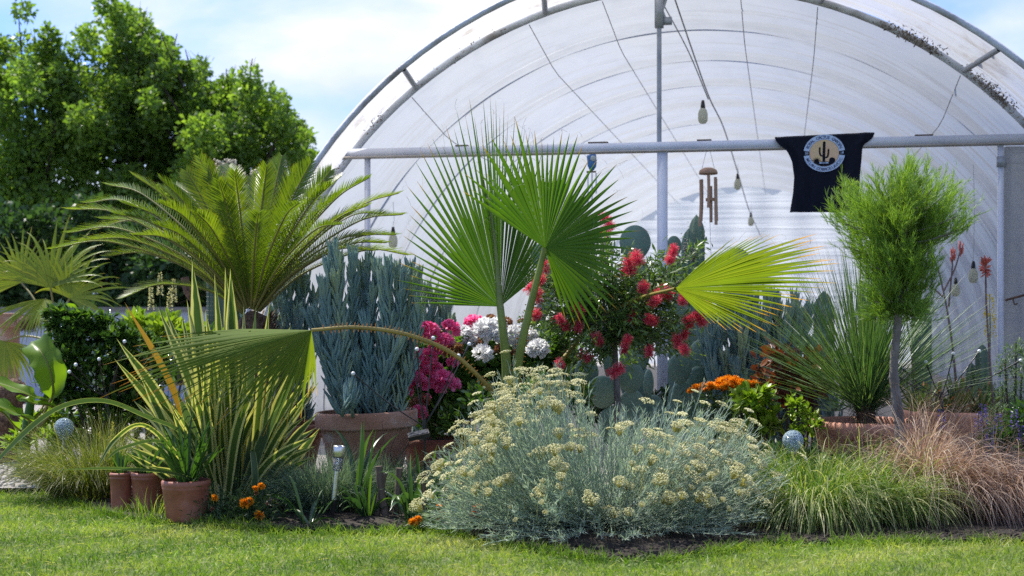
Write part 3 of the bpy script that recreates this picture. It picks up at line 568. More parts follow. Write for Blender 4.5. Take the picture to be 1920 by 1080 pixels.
# ------------------------------------------------------------------ leaf materials
M['cyc'] = leaf('sago_palm_leaf', [(.06, .12, .014), (.11, .18, .02), (.18, .25, .026)], trans=.5, rough=.38, tip=(.22, .17, .03), tipv=.95, tcol=(1.5, 1.4, .3), spec=.55)
M['rachis'] = solid('yellow_green_rachis', [(.13, .13, .03), (.22, .18, .045)], .5, 8)
M['fan'] = leaf('fan_palm_leaf', [(.045, .12, .016), (.075, .175, .022), (.12, .22, .03)], trans=.55, rough=.45, tip=(.34, .20, .04), tipv=.93, tcol=(1.5, 1.5, .3), spec=.25, stripes=0)
M['fanb'] = leaf('yellowing_fan_palm_leaf', [(.10, .17, .025), (.15, .23, .035), (.24, .29, .05)], trans=.6, rough=.65, tip=(.55, .30, .04), tipv=.86, tcol=(1.5, 1.4, .3), spec=.2)
M['petiole'] = leaf('palm_petiole', [(.16, .22, .05), (.20, .25, .06)], trans=.1, rough=.4, ns=9)
M['petioleo'] = leaf('orange_green_petiole', [(.26, .22, .05), (.34, .24, .07)], trans=.1, rough=.4, ns=6)
M['thorn'] = solid('orange_thorns', [(.42, .16, .04), (.50, .20, .05)], .5)
M['fibre'] = leaf('pale_leaf_fibres', [(.35, .33, .25), (.5, .48, .4)], trans=.3)
M['flax'] = leaf('striped_flax_leaf', [(.06, .12, .03), (.09, .16, .04), (.13, .20, .05)], trans=.35, rough=.42, spec=.3, edge=(.58, .56, .24), edgeat=.56, stripes=50, tcol=(1.3, 1.3, .5), ns=2)
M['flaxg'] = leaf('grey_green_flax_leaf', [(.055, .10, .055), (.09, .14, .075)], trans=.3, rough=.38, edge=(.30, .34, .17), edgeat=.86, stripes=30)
M['flaxo'] = leaf('orange_flax_leaf', [(.46, .24, .03), (.66, .34, .04)], trans=.4, tip=(.2, .12, .07), tipv=.9, edge=(.16, .15, .03), edgeat=.9)
M['senecio'] = leaf('blue_chalk_stick_leaf', [(.14, .25, .25), (.20, .32, .31), (.29, .40, .31), (.40, .49, .27)], trans=.15, rough=.6, spec=.25, tcol=(1.1, 1.3, .8))
M['senstem'] = solid('pale_succulent_stem', [(.12, .19, .13), (.18, .25, .17)], .7)
M['silver'] = leaf('silver_grey_leaf', [(.26, .36, .27), (.43, .53, .41), (.70, .76, .64)], trans=.35, rough=.6, tcol=(1.05, 1.15, .8), spec=.3)
M['silstem'] = leaf('silver_stem', [(.26, .35, .27), (.36, .45, .36)], trans=.1, rough=.7)
M['creamfl'] = leaf('cream_yellow_buds', [(.58, .55, .22), (.72, .68, .35), (.82, .79, .50)], trans=.25, rough=.7, tcol=(1.1, 1.1, .7))
M['terrier'] = leaf('dry_brown_stem', [(.10, .05, .03), (.18, .10, .07)], trans=.1)
def gmat(k, *a, **q): M[k] = leaf(*a, **q)
gmat('carex', 'green_sedge', [(.05, .13, .018), (.11, .22, .03), (.22, .32, .06), (.46, .48, .20)], trans=.4, rough=.4, tip=(.36, .31, .15), tipv=.86)
gmat('bronze', 'bronze_sedge', [(.22, .12, .075), (.36, .22, .155), (.50, .35, .26), (.60, .46, .36)], trans=.35, rough=.5, tcol=(1.2, 1.1, .9))
gmat('straw', 'straw_sedge', [(.30, .34, .12), (.46, .48, .22), (.6, .58, .34)], trans=.4)
gmat('palebronze', 'pale_bronze_sedge', [(.46, .33, .24), (.60, .46, .36), (.70, .58, .46)], trans=.35, tcol=(1.1, 1, .8))
gmat('fescue', 'blue_fescue', [(.10, .17, .115), (.17, .25, .17), (.26, .33, .22)], trans=.35, rough=.5, tcol=(1.1, 1.2, .7))
gmat('sedgel', 'olive_sedge', [(.08, .12, .02), (.15, .19, .04), (.25, .27, .09), (.33, .29, .14)], trans=.4)
gmat('strap', 'strappy_green_leaf', [(.035, .09, .02), (.06, .14, .028), (.10, .19, .035)], trans=.38, rough=.35, spec=.6)
gmat('corn', 'blue_green_strap_leaf', [(.03, .075, .035), (.05, .11, .045), (.12, .22, .03)], trans=.35, rough=.32, spec=.7)
gmat('yucca', 'tree_grass_leaf', [(.06, .13, .045), (.10, .19, .065), (.20, .29, .14)], trans=.25, rough=.4, tip=(.3, .26, .15), tipv=.95)
gmat('needle', 'feathery_needles', [(.12, .23, .045), (.21, .35, .06), (.36, .49, .10)], trans=.4, rough=.5, tcol=(1.3, 1.35, .4), ns=2.5)
gmat('bottle', 'bottlebrush_leaf', [(.05, .10, .03), (.10, .18, .045), (.19, .30, .07)], trans=.32, rough=.35, spec=.6)
gmat('redfil', 'red_filaments', [(.62, .03, .08), (.76, .07, .14), (.85, .22, .30)], trans=.35, tcol=(1.2, .8, .9), tip=(.75, .35, .25), tipv=.95)
gmat('pinkp', 'hot_pink_petal', [(.92, .12, .34), (.94, .22, .46), (.95, .40, .58)], trans=.5, tcol=(1.1, .8, 1))
gmat('whitep', 'white_petal', [(.88, .88, .88), (.93, .93, .92)], trans=.5, tcol=(1, 1, 1))
gmat('deadp', 'faded_brown_petal', [(.22, .05, .04), (.34, .13, .08), (.42, .26, .16)], trans=.2)
gmat('geraf', 'geranium_leaf', [(.06, .15, .03), (.11, .22, .04), (.18, .30, .06)], trans=.35)
gmat('orangep', 'orange_petal', [(.86, .27, .01), (.90, .38, .015), (.92, .48, .03)], trans=.3, tcol=(1.1, .9, .6))
gmat('redp', 'red_orange_petal', [(.62, .07, .01), (.75, .15, .02)], trans=.3)
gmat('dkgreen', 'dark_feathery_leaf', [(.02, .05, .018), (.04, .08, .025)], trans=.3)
gmat('glossy', 'glossy_shrub_leaf', [(.035, .08, .022), (.07, .15, .03), (.15, .26, .045)], trans=.32, rough=.22, spec=.8)
gmat('lime', 'lime_green_leaf', [(.14, .25, .02), (.24, .36, .03), (.34, .44, .05)], trans=.4, rough=.35)
gmat('banana', 'banana_leaf', [(.13, .24, .02), (.18, .30, .03)], trans=.5, rough=.35, edge=(.07, .17, .02), edgeat=.95, stripes=0, tcol=(1.4, 1.4, .3))
gmat('chus', 'yellow_green_fan_leaf', [(.12, .19, .02), (.20, .27, .025), (.30, .33, .04)], trans=.45, tip=(.45, .32, .08), tipv=.95, tcol=(1.3, 1.25, .4), rough=.35)
gmat('copper', 'copper_red_leaf', [(.05, .016, .018), (.13, .04, .022), (.24, .085, .03)], trans=.3, rough=.35, tcol=(1.3, .9, .5))
gmat('aloe', 'aloe_leaf', [(.05, .11, .03), (.10, .17, .04), (.16, .2, .06)], trans=.15, rough=.4, edge=(.35, .12, .06), edgeat=.93, tip=(.4, .12, .07), tipv=.9)
gmat('agave', 'blue_agave_leaf', [(.10, .17, .17), (.15, .22, .22)], trans=.1, rough=.5, edge=(.2, .25, .2), edgeat=.93)
gmat('coral', 'coral_red_bud', [(.60, .12, .09), (.72, .22, .16)], trans=.2)
gmat('purple', 'purple_floret', [(.14, .09, .42), (.24, .17, .56)], trans=.3)
gmat('yellowf', 'yellow_floret', [(.62, .45, .02), (.72, .55, .05)], trans=.3)
gmat('herb', 'grey_green_needle_leaf', [(.08, .14, .07), (.14, .22, .11)], trans=.3)

# ------------------------------------------------------------------ sago palm (cycad)
def cycad():
    c = at(470, 590, 8.0); t = thing('sago_palm', 'large sago palm with arching feathery fronds in dark pot', 'palm', (pCy[0], pCy[1], pCy[2]))
    g = Geo(); a = cr([pCy + [0, 0, -.02], pCy + [-.05, 0, .25], c + [0, 0, .02]], 16); tubes(g, a, A([[.15, .17, .175, .17, .16, .15, .15, .15, .15, .15, .15, .14, .13, .12, .10, .02]]), 22)
    for k in range(900):
        q = a[rs.randint(0, 15)]; th = rs.rand() * 6.28; d = A([math.cos(th), math.sin(th), 0])
        ribbons(g, [q + d * .13 + [0, 0, rs.randn() * .02]], d + [0, 0, 1.3], .05, .02, .2, 2, prof='lance')
    g.build('trunk', M['shag'], t)
    tips = [(128, 392, .1), (98, 466, -.15), (130, 436, .35), (198, 345, .5), (250, 328, -.1), (160, 380, .8), (375, 298, -.15), (440, 322, -.35), (528, 296, .1), (582, 306, -.2), (640, 330, .5), (692, 333, -.25), (748, 362, .2), (755, 402, -.3), (742, 440, .2), (765, 478, .35), (700, 470, -.4), (232, 558, -.5), (330, 345, .6), (300, 380, -.6), (480, 330, .7), (610, 350, .9), (560, 380, -.7), (250, 440, -.65), (640, 420, -.65), (180, 430, .9), (720, 400, .9), (485, 400, -.6), (520, 300, .6), (430, 310, .95), (690, 385, -.05), (215, 400, -.35), (640, 360, -.1), (410, 340, -.35), (500, 312, -.25), (350, 322, 0), (560, 318, -.1), (300, 335, -.3), (290, 420, -.4), (340, 330, .2), (390, 310, -.2), (230, 380, -.3), (620, 345, -.3), (160, 450, -.2), (200, 480, 0), (725, 455, 0), (660, 350, .3), (370, 400, -.5), (190, 410, .2), (300, 350, 0), (700, 440, -.2), (660, 400, .1), (620, 320, .1)]
    for px, py, dy in tips:
        e = at(px, py, 8.0 + dy * .9); v = e - c; Lh = np.linalg.norm(v[:2]); Lt = np.linalg.norm(v)
        lift = .24 * Lh; p0 = c + nrm(v) * .05
        p1 = c + v * .33 + A([0, 0, lift * .55]); p2 = c + v * .72 + A([0, 0, lift * .55])
        P = cr([p0, p1, p2, e], 40); T = nrm(np.gradient(P, axis=0)); side = nrm(np.cross(T, A([0, 0, 1.]) + .001) + 1e-6); 
        if Lh < .45: side = nrm(np.cross(T, A([0, -1., .3])))
        up = np.cross(side, T)
        g = Geo(); tubes(g, P, np.linspace(.008, .0025, 40)[None], 6); fr = g.build('frond_stalk', M['rachis'], t)
        g = Geo(); nl = 84; s = np.linspace(.06, 1, nl); idx = s * 39; i0 = np.minimum(idx.astype(int), 38); f = (idx - i0)[:, None]
        Q = P[i0] * (1 - f) + P[i0 + 1] * f; Tq, Sq, Uq = T[i0], side[i0], up[i0]
        ll = .118 * np.minimum(1, .35 + 2.2 * (s - .14)) * np.clip((1.12 - s) * 3.2, .22, 1)
        for sg in (-1, 1):
            D = nrm(sg * Sq * .74 + Tq * (.62 + .6 * s[:, None] ** 2) + Uq * .26 + rs.randn(nl, 3) * .03)
            ribbons(g, Q, D, ll * rs.uniform(.9, 1.08, nl), .0072, .08, 4, side=Tq, prof='lance', fold=0, rnd=np.clip(rs.rand(nl) * .5 + rs.rand() * .5, 0, 1))
        fo = g.build('frond', M['cyc'], t); 
        fr.parent = fo; fr.name = 'rachis'
cycad()
# ------------------------------------------------------------------ washington fan palm
def teeth(path, r, n, s=.012, side=(0, -.3, 1)):
    g = Geo(); q = path[np.linspace(3, len(path) - 4, n).astype(int)]; T = nrm(np.gradient(path, axis=0))[np.linspace(3, len(path) - 4, n).astype(int)]
    for sg in (1, -1):
        b = nrm(np.cross(T, A([0, 1., 0]))) * sg; D = nrm(b + T * rs.uniform(-.5, .2, (n, 1)))
        ribbons(g, q + b * r * .8, D, s * rs.uniform(.7, 1.3, n), .010, 0, 2, side=T, prof='lance', rnd=rs.rand(n))
    return g
def fanleaf(t, c, ctl, n, mat, fused=.5, pleat=.45, droop=.10, base_t=None, fib=0, jit=.06, S=16):
    K = len(ctl); s = np.linspace(0, K - 1, n); ang = np.radians(np.interp(s, range(K), [q[0] for q in ctl])); LL = np.interp(s, range(K), [q[1] for q in ctl]); yd = np.interp(s, range(K), [q[2] for q in ctl])
    D = nrm(np.stack([np.cos(ang), yd, np.sin(ang)], 1)); dD = np.gradient(D, axis=0); D = nrm(D + rs.randn(n, 3) * .004); dl = np.linalg.norm(dD, axis=1); side = nrm(dD)
    LL = LL * np.sqrt(1 + yd ** 2) * (1 + rs.randn(n) * jit); tt = np.linspace(0, 1, S + 1)[None]
    full = 2 * np.tan(dl / 2)[:, None] * LL[:, None] * 1.08; Wm = full * fused
    prof = np.where(tt < fused, full * tt, Wm * np.clip(1 - (tt - fused) / (1 - fused), 0, 1) ** .9 + .0008)
    g = Geo(); P = ribbons(g, np.repeat(A(c)[None], n, 0), D, LL, np.ones(n), droop * rs.uniform(.4, 1.8, n), S, side=side, prof=lambda q: prof, fold=pleat, rnd=np.clip(rs.rand(n) * .5 + .25, 0, 1))
    o = g.build('blade', M[mat], t)
    if fib:
        g = Geo(); m = fib; k = rs.randint(0, n, m); j = rs.randint(int(S * fused), S, m); Q = P[k, j]
        ribbons(g, Q, D[k] + rs.randn(m, 3) * .7, rs.uniform(.04, .16, m), .0011, 1.2, 8, prof='flat', wig=2.6); g.build('fibres', M['fibre'], o)
        k = rs.randint(0, n, n); g = Geo(); ribbons(g, P[k, -1], D[k] + rs.randn(n, 3) * .5, rs.uniform(.02, .08, n), .0013, .8, 7, prof='flat', wig=2.4); g.build('tip_threads', M['terrier'], o)
    return o
def fanpalm():
    base = at(958, 760, 7.25); base[2] = .012; t = thing('fan_palm', 'young fan palm with four huge pleated leaves on long stalks', 'palm', tuple(base))
    hub = at(955, 735, 7.2)
    g = Geo(); tubes(g, cr([base, base * .5 + hub * .5, hub], 8), np.linspace(.07, .045, 8)[None], 14); 
    ribbons(g, base + rs.randn(60, 3) * [.05, .05, .0] + [0, 0, .1], A([0, 0, 1.]) + rs.randn(60, 3) * .25, .3, .03, .1, 4); g.build('trunk', M['shag'], t)
    # leaf 1
    c1 = at(938, 575, 7.1)
    ctl = [(176, .50, .1), (163, .50, .05), (149, .54, 0), (134, .65, 0), (121, .76, 0), (112, .88, .05), (104, 1.0, .1), (98, 1.09, .2), (94, 1.07, .32), (91, 1.06, .42), (88, 1.0, .5), (84, .95, .5), (80, .90, .45), (74, .8, .4), (66, .7, .3), (58, .55, .2), (50, .42, .15), (41, .30, .1)]
    o = fanleaf(t, c1, ctl, 58, 'fan', .47, 1.0, .05, fib=170)
    P = cr([hub + [-.02, 0, -.05], at(950, 690, 7.14), c1, c1 + (at(925, 440, 7.2) - c1), at(905, 330, 7.25)], 50); rad = np.r_[np.linspace(.032, .017, 28), np.linspace(.016, .003, 22)]
    g = Geo(); tubes(g, P, rad[None], 10); g.build('stalk', M['petiole'], o)
    g = Geo(); k = rs.randint(24, 50, 240); ribbons(g, P[k], rs.randn(240, 3) * [1, 1, .6], rs.uniform(.02, .07, 240), .0012, .8, 6, prof='flat', wig=2.4); g.build('fibres', M['fibre'], o)
    # leaf 2
    c2 = at(1022, 465, 6.95)
    ctl = [(144, .46, .1), (134, .50, .0), (125, .54, -.05), (113, .60, -.05), (104, .63, -.05), (96, .57, 0), (89, .54, 0), (82, .55, 0), (74, .55, 0), (64, .53, 0), (53, .51, -.05), (42, .50, -.1), (31, .50, -.2), (20, .46, -.3), (8, .42, -.4), (-6, .40, -.5), (-18, .40, -.55), (-31, .42, -.5), (-43, .45, -.35), (-54, .45, -.2), (-63, .42, 0), (-72, .33, .2)]
    o = fanleaf(t, c2, ctl, 46, 'fan', .55, 1.0, .12, fib=70)
    P = cr([hub + [.02, -.02, -.04], at(975, 660, 7.05), at(998, 560, 7.0), c2], 30); g = Geo(); tubes(g, P, np.linspace(.026, .014, 30)[None], 10); g.build('stalk', M['petiole'], o); teeth(P[:22], .026, 26).build('thorns', M['thorn'], o)
    # leaf 3
    c3 = at(1266, 541, 7.3)
    ctl = [(47, .32, -.8), (41, .38, -.75), (35, .46, -.6), (30, .54, -.5), (25, .64, -.35), (20, .80, -.2), (15, .85, -.05), (11, .88, .05), (6, .85, .2), (2, .79, .3), (-3, .68, .4), (-8, .62, .45), (-14, .58, .5), (-20, .54, .5), (-26, .48, .55), (-32, .40, .6), (-40, .25, .65)]
    o = fanleaf(t, c3, ctl, 44, 'fanb', .55, 1.1, .10, fib=50)
    P = cr([hub + [.05, 0, -.05], at(1040, 690, 7.9), at(1110, 612, 8.1), at(1190, 563, 7.8), c3], 44); g = Geo(); tubes(g, P, np.linspace(.014, .008, 44)[None], 10); g.build('stalk', M['petioleo'], o); teeth(P, .011, 34).build('thorns', M['thorn'], o)
    # leaf 4
    c4 = at(584, 619, 6.5)
    ctl = [(181.5, .80, .5), (184, .84, .35), (187, .86, .2), (190.5, .88, .1), (194, .88, 0), (198, .88, -.1), (202, .80, -.15), (206, .70, -.2), (210, .64, -.25), (215, .56, -.3), (222, .56, -.35), (231, .52, -.35), (241, .49, -.3), (251, .43, -.2), (262, .36, 0), (272, .28, .3)]
    o = fanleaf(t, c4, ctl, 48, 'fanb', .42, 1.5, .14, jit=.09, fib=80)
    P = cr([hub + [-.05, -.1, -.03], at(915, 724, 6.95), at(850, 664, 6.8), at(765, 628, 6.65), at(670, 614, 6.55), c4], 60); g = Geo(); tubes(g, P, np.linspace(.013, .008, 60)[None], 10); g.build('stalk', M['petioleo'], o); teeth(P, .010, 46, .017).build('thorns', M['thorn'], o)
fanpalm()
# ------------------------------------------------------------------ striped flax
def flax():
    b = A([*at(425, 958, 6.9)[:2], .012]); t = thing('striped_flax', 'tall cream and green striped flax clump beside the small pots', 'flax', tuple(b))
    def leafs(name, mat, specs, S=12, W=.036):
        g = Geo()
        for (x0, tx, ty, dy, bow, w_) in specs:
            p0 = A([(x0 - 960) / FPX * 6.9, 6.9 + rs.randn() * .05, .02]); e = at(tx, ty, 6.9 + dy); v = e - p0; L_ = np.linalg.norm(v)
            m = p0 * .45 + e * .55 + A([-v[0] * .18, 0, .10 * abs(v[0])]) * bow
            P = cr([p0, m, e], S + 1); T = nrm(np.gradient(P, axis=0)); sd = nrm(np.cross(T, A([rs.randn() * .35, 1., rs.randn() * .1]))); nn = np.cross(sd, T)
            tt = np.linspace(0, 1, S + 1); hw = (w_ * 1.45 * PROF['sword'](tt) * .5)[:, None]; V = np.stack([P - sd * hw, P + nn * hw * .45, P + sd * hw], 1)
            g.add(V, strip_faces(S, 3, 1), np.stack(np.broadcast_arrays(np.linspace(0, 1, 3)[None], tt[:, None]), -1), rs.rand())
        return g.build(name, M[mat], t)
    sp = [(400, 360, 487, -.1, .3, .052), (440, 432, 503, -.15, .2, .05), (446, 422, 500, -.12, .2, .04), (432, 402, 512, -.1, .2, .034), (415, 350, 560, -.1, .3, .036), (470, 505, 570, -.1, .2, .03), (430, 385, 580, -.1, .3, .034), (420, 296, 575, .1, .5, .04), (410, 308, 574, .2, .5, .036), (390, 340, 585, .3, .4, .03), (455, 457, 570, .3, 0, .03),
          (380, 218, 634, -.1, .7, .042), (375, 214, 672, -.15, .7, .036), (360, 262, 700, -.2, .6, .034), (470, 578, 650, .1, .9, .034), (480, 590, 690, 0, .9, .035), (465, 545, 610, .1, .6, .034), (480, 560, 760, -.2, .8, .03)]
    for k in range(95):
        tx = rs.uniform(235, 600); sp.append((425 + (tx - 425) * .28 + rs.randn() * 14, tx, 640 + abs(tx - 430) * rs.uniform(.3, 1.1) + rs.rand() * 90, rs.randn() * .22, rs.uniform(.3, 1.2), rs.uniform(.022, .036)))
    leafs('leaves', 'flax', sp)
    sp = [(445, 423, 540, -.1, .1, .04), (450, 480, 575, .1, .2, .03), (408, 405, 605, .1, .2, .03)]
    for k in range(22):
        tx = rs.uniform(300, 600); sp.append((425 + (tx - 425) * .28, tx, 700 + rs.rand() * 110, rs.randn() * .25, rs.uniform(.4, 1.2), .034))
    leafs('grey_green_leaf', 'flaxg', sp)  # leaves in plain grey green with duller margins
    o = leafs('orange_leaf', 'flaxo', [(400, 233, 566, -.1, .6, .024), (478, 505, 565, 0, .2, .02)])
    def bent(name, mat, pts, w_, S=30):
        g = Geo(); P = cr([at(*q) for q in pts], S + 1); T = nrm(np.gradient(P, axis=0)); sd = nrm(np.cross(T, A([.15, 1., .75]))); nn = np.cross(sd, T); tt = np.linspace(0, 1, S + 1)
        hw = (w_ * PROF['sword'](tt) * .5)[:, None]; V = np.stack([P - sd * hw, P + nn * hw * .35, P + sd * hw], 1); g.add(V, strip_faces(S, 3, 1), np.stack(np.broadcast_arrays(np.linspace(0, 1, 3)[None], tt[:, None]), -1), .5); return g.build(name, M[mat], t)
    bent('bent_leaf', 'flaxg', [(420, 940, 6.9), (350, 820, 6.7), (272, 780, 6.55), (200, 752, 6.4), (130, 757, 6.3), (70, 790, 6.2), (0, 858, 6.1), (-60, 935, 6.0)], .032)
    bent('bent_leaf', 'flax', [(400, 940, 6.8), (330, 850, 6.5), (268, 797, 6.4), (215, 825, 6.3), (178, 885, 6.2)], .03)
    bent('bent_leaf', 'flaxg', [(410, 950, 6.7), (370, 905, 6.5), (310, 885, 6.35), (200, 878, 6.2), (95, 882, 6.1)], .024)
    bent('bent_leaf', 'flaxg', [(470, 955, 6.6), (478, 900, 6.55), (474, 850, 6.55), (470, 848, 6.55)], .032)
    bent('bent_leaf', 'flax', [(445, 950, 6.8), (500, 850, 6.8), (560, 770, 6.85), (598, 715, 6.9)], .034)
    bent('bent_leaf', 'flaxg', [(395, 900, 6.8), (310, 830, 6.6), (230, 840, 6.5), (196, 865, 6.45)], .022)
    g = Geo(); n = 26; ribbons(g, b + rs.randn(n, 3) * [.06, .05, 0] + [0, 0, .01], A([0, -.3, .3]) + rs.randn(n, 3) * [1, .4, .2], rs.uniform(.1, .3, n), .028, .6, 6); g.build('dead_leaves', M['terrier'], t)
flax()
# ------------------------------------------------------------------ chalk-stick succulents
def fingers(g, P, D, L_, R_, rnd, S=5, n=5, curve=.25):
    m = len(P); tt = np.linspace(0, 1, S + 1); D = nrm(D); up = A([0, 0, 1.])
    pts = np.zeros((m, S + 1, 3)); d = D.copy(); pts[:, 0] = P
    for k in range(S): pts[:, k + 1] = pts[:, k] + d * (L_ / S)[:, None]; d = nrm(d + up * curve / S * 1.6)
    R = R_[:, None] * (np.sin(np.pi * (.12 + .86 * tt)) ** .6)[None]
    tubes(g, pts, R, n, rnd=rnd)
def chalk(lab, basept, stems, name='chalk_stick_bush', Y=None, per=46, grp=None, ls=1.):
    t = thing(name, lab, 'succulent', tuple(basept)); gs = Geo(); gl = Geo()
    for (px, py, y, h, leanx) in stems:
        e = at(px, py, y); p0 = A([basept[0] + (e[0] - basept[0]) * .55 + rs.randn() * .02, basept[1] + (y - basept[1]) * .6, basept[2]])
        P = cr([p0, p0 * .5 + e * .5 + [leanx, rs.randn() * .02, 0], e], 24); tubes(gs, P, np.linspace(.009, .006, 24)[None], 6)
        T = nrm(np.gradient(P, axis=0)); n = int(per * (1 + h)); s = rs.rand(n) ** .75; s[:n // 4] = rs.uniform(.93, 1.0, n // 4); i = (s * 23).astype(int)
        th = rs.rand(n) * 6.28; rad = np.stack([np.cos(th), np.sin(th), np.zeros(n)], 1); spread = (.62 - .36 * s)[:, None]
        D = T[i] + rad * spread * rs.uniform(.7, 1.4, (n, 1))
        r = np.clip(.15 + .45 * rs.rand(n) + .25 * (s > .9) + rs.randn() * .15, 0, 1)
        fingers(gl, P[i], D, rs.uniform(.085, .14, n) * (1 - .1 * s) * ls, rs.uniform(.0065, .0095, n) * ls, r)
    gs.build('stems', M['senstem'], t); gl.build('leaves', M['senecio'], t); return t
st = []
tops = [(600, 545), (612, 500), (622, 470), (640, 478), (655, 500), (668, 490), (680, 515), (690, 500), (705, 510), (718, 505), (730, 500), (742, 510), (752, 525), (765, 530), (775, 545), (640, 560), (665, 575), (700, 560), (725, 570), (750, 590), (600, 600), (620, 620), (650, 640), (680, 625), (710, 640), (740, 640), (770, 620), (790, 580), (595, 660), (612, 690), (640, 700), (668, 700), (700, 705), (725, 700), (755, 690), (580, 600), (630, 530), (715, 540)]
for px, py in tops: st.append((px + rs.randn() * 4, py + rs.randn() * 6, 7.55 + rs.uniform(-.16, .16), .4, rs.randn() * .02))
chalk('tall blue chalk stick succulent filling the large terracotta pot', pBig, st, per=72)
g_ = [(650, 745, 7.33, 0, .0), (660, 700, 7.32, 0, 0), (600, 740, 7.4, 0, 0), (745, 735, 7.4, 0, 0), (690, 720, 7.35, 0, 0)]
chalk('blue chalk stick bush standing left of the potted one, behind the flax', at(560, 0, 8.3) * [1, 1, 0] + [0, 0, .03], [(515, 520, 8.3, 1, 0), (530, 512, 8.35, 1, 0), (545, 530, 8.3, 1, 0), (562, 510, 8.3, 1, 0), (572, 530, 8.3, 1, 0), (530, 580, 8.2, .6, 0), (560, 590, 8.2, .6, 0), (590, 560, 8.3, .8, 0)], per=44, ls=1.15)
chalk('greener chalk stick bush behind the pink geranium', at(790, 0, 8.5) * [1, 1, 0] + [0, 0, .03], [(770, 505, 8.5, 1, 0), (784, 520, 8.45, 1, 0), (795, 545, 8.5, 1, 0), (812, 555, 8.5, 1, 0), (826, 570, 8.5, 1, 0), (836, 590, 8.45, 1, 0), (800, 600, 8.4, .5, 0), (820, 620, 8.4, .5, 0), (845, 610, 8.4, .5, 0)], per=40, ls=1.15)
chalk('small trailing chalk stick sprig hanging over the large pot rim', at(655, 780, 7.30), [(650, 745, 7.27, 0, 0), (656, 735, 7.26, 0, 0), (662, 755, 7.25, 0, 0)], name='chalk_stick_sprig', per=14)
chalk('wide blue chalk stick bush behind the orange flowers', at(1420, 0, 9.0) * [1, 1, 0] + [0, 0, .03], [(px + rs.randn() * 5, py, 9.0 + rs.uniform(-.2, .2), .8, rs.randn() * .02) for px, py in ((1322, 640), (1335, 600), (1348, 575), (1362, 590), (1376, 560), (1390, 575), (1405, 555), (1418, 570), (1432, 560), (1446, 575), (1460, 565), (1474, 590), (1488, 570), (1502, 600), (1518, 590), (1350, 640), (1390, 640), (1430, 630), (1470, 640), (1510, 650), (1535, 600), (1360, 680), (1410, 680), (1450, 680), (1330, 620), (1342, 660), (1370, 610), (1384, 600), (1398, 590), (1412, 600), (1424, 590), (1438, 600), (1452, 590), (1466, 610), (1480, 620), (1494, 625), (1508, 620), (1330, 690), (1440, 700), (1490, 680), (1378, 700), (1525, 660), (1540, 640))], per=40, ls=1.25)
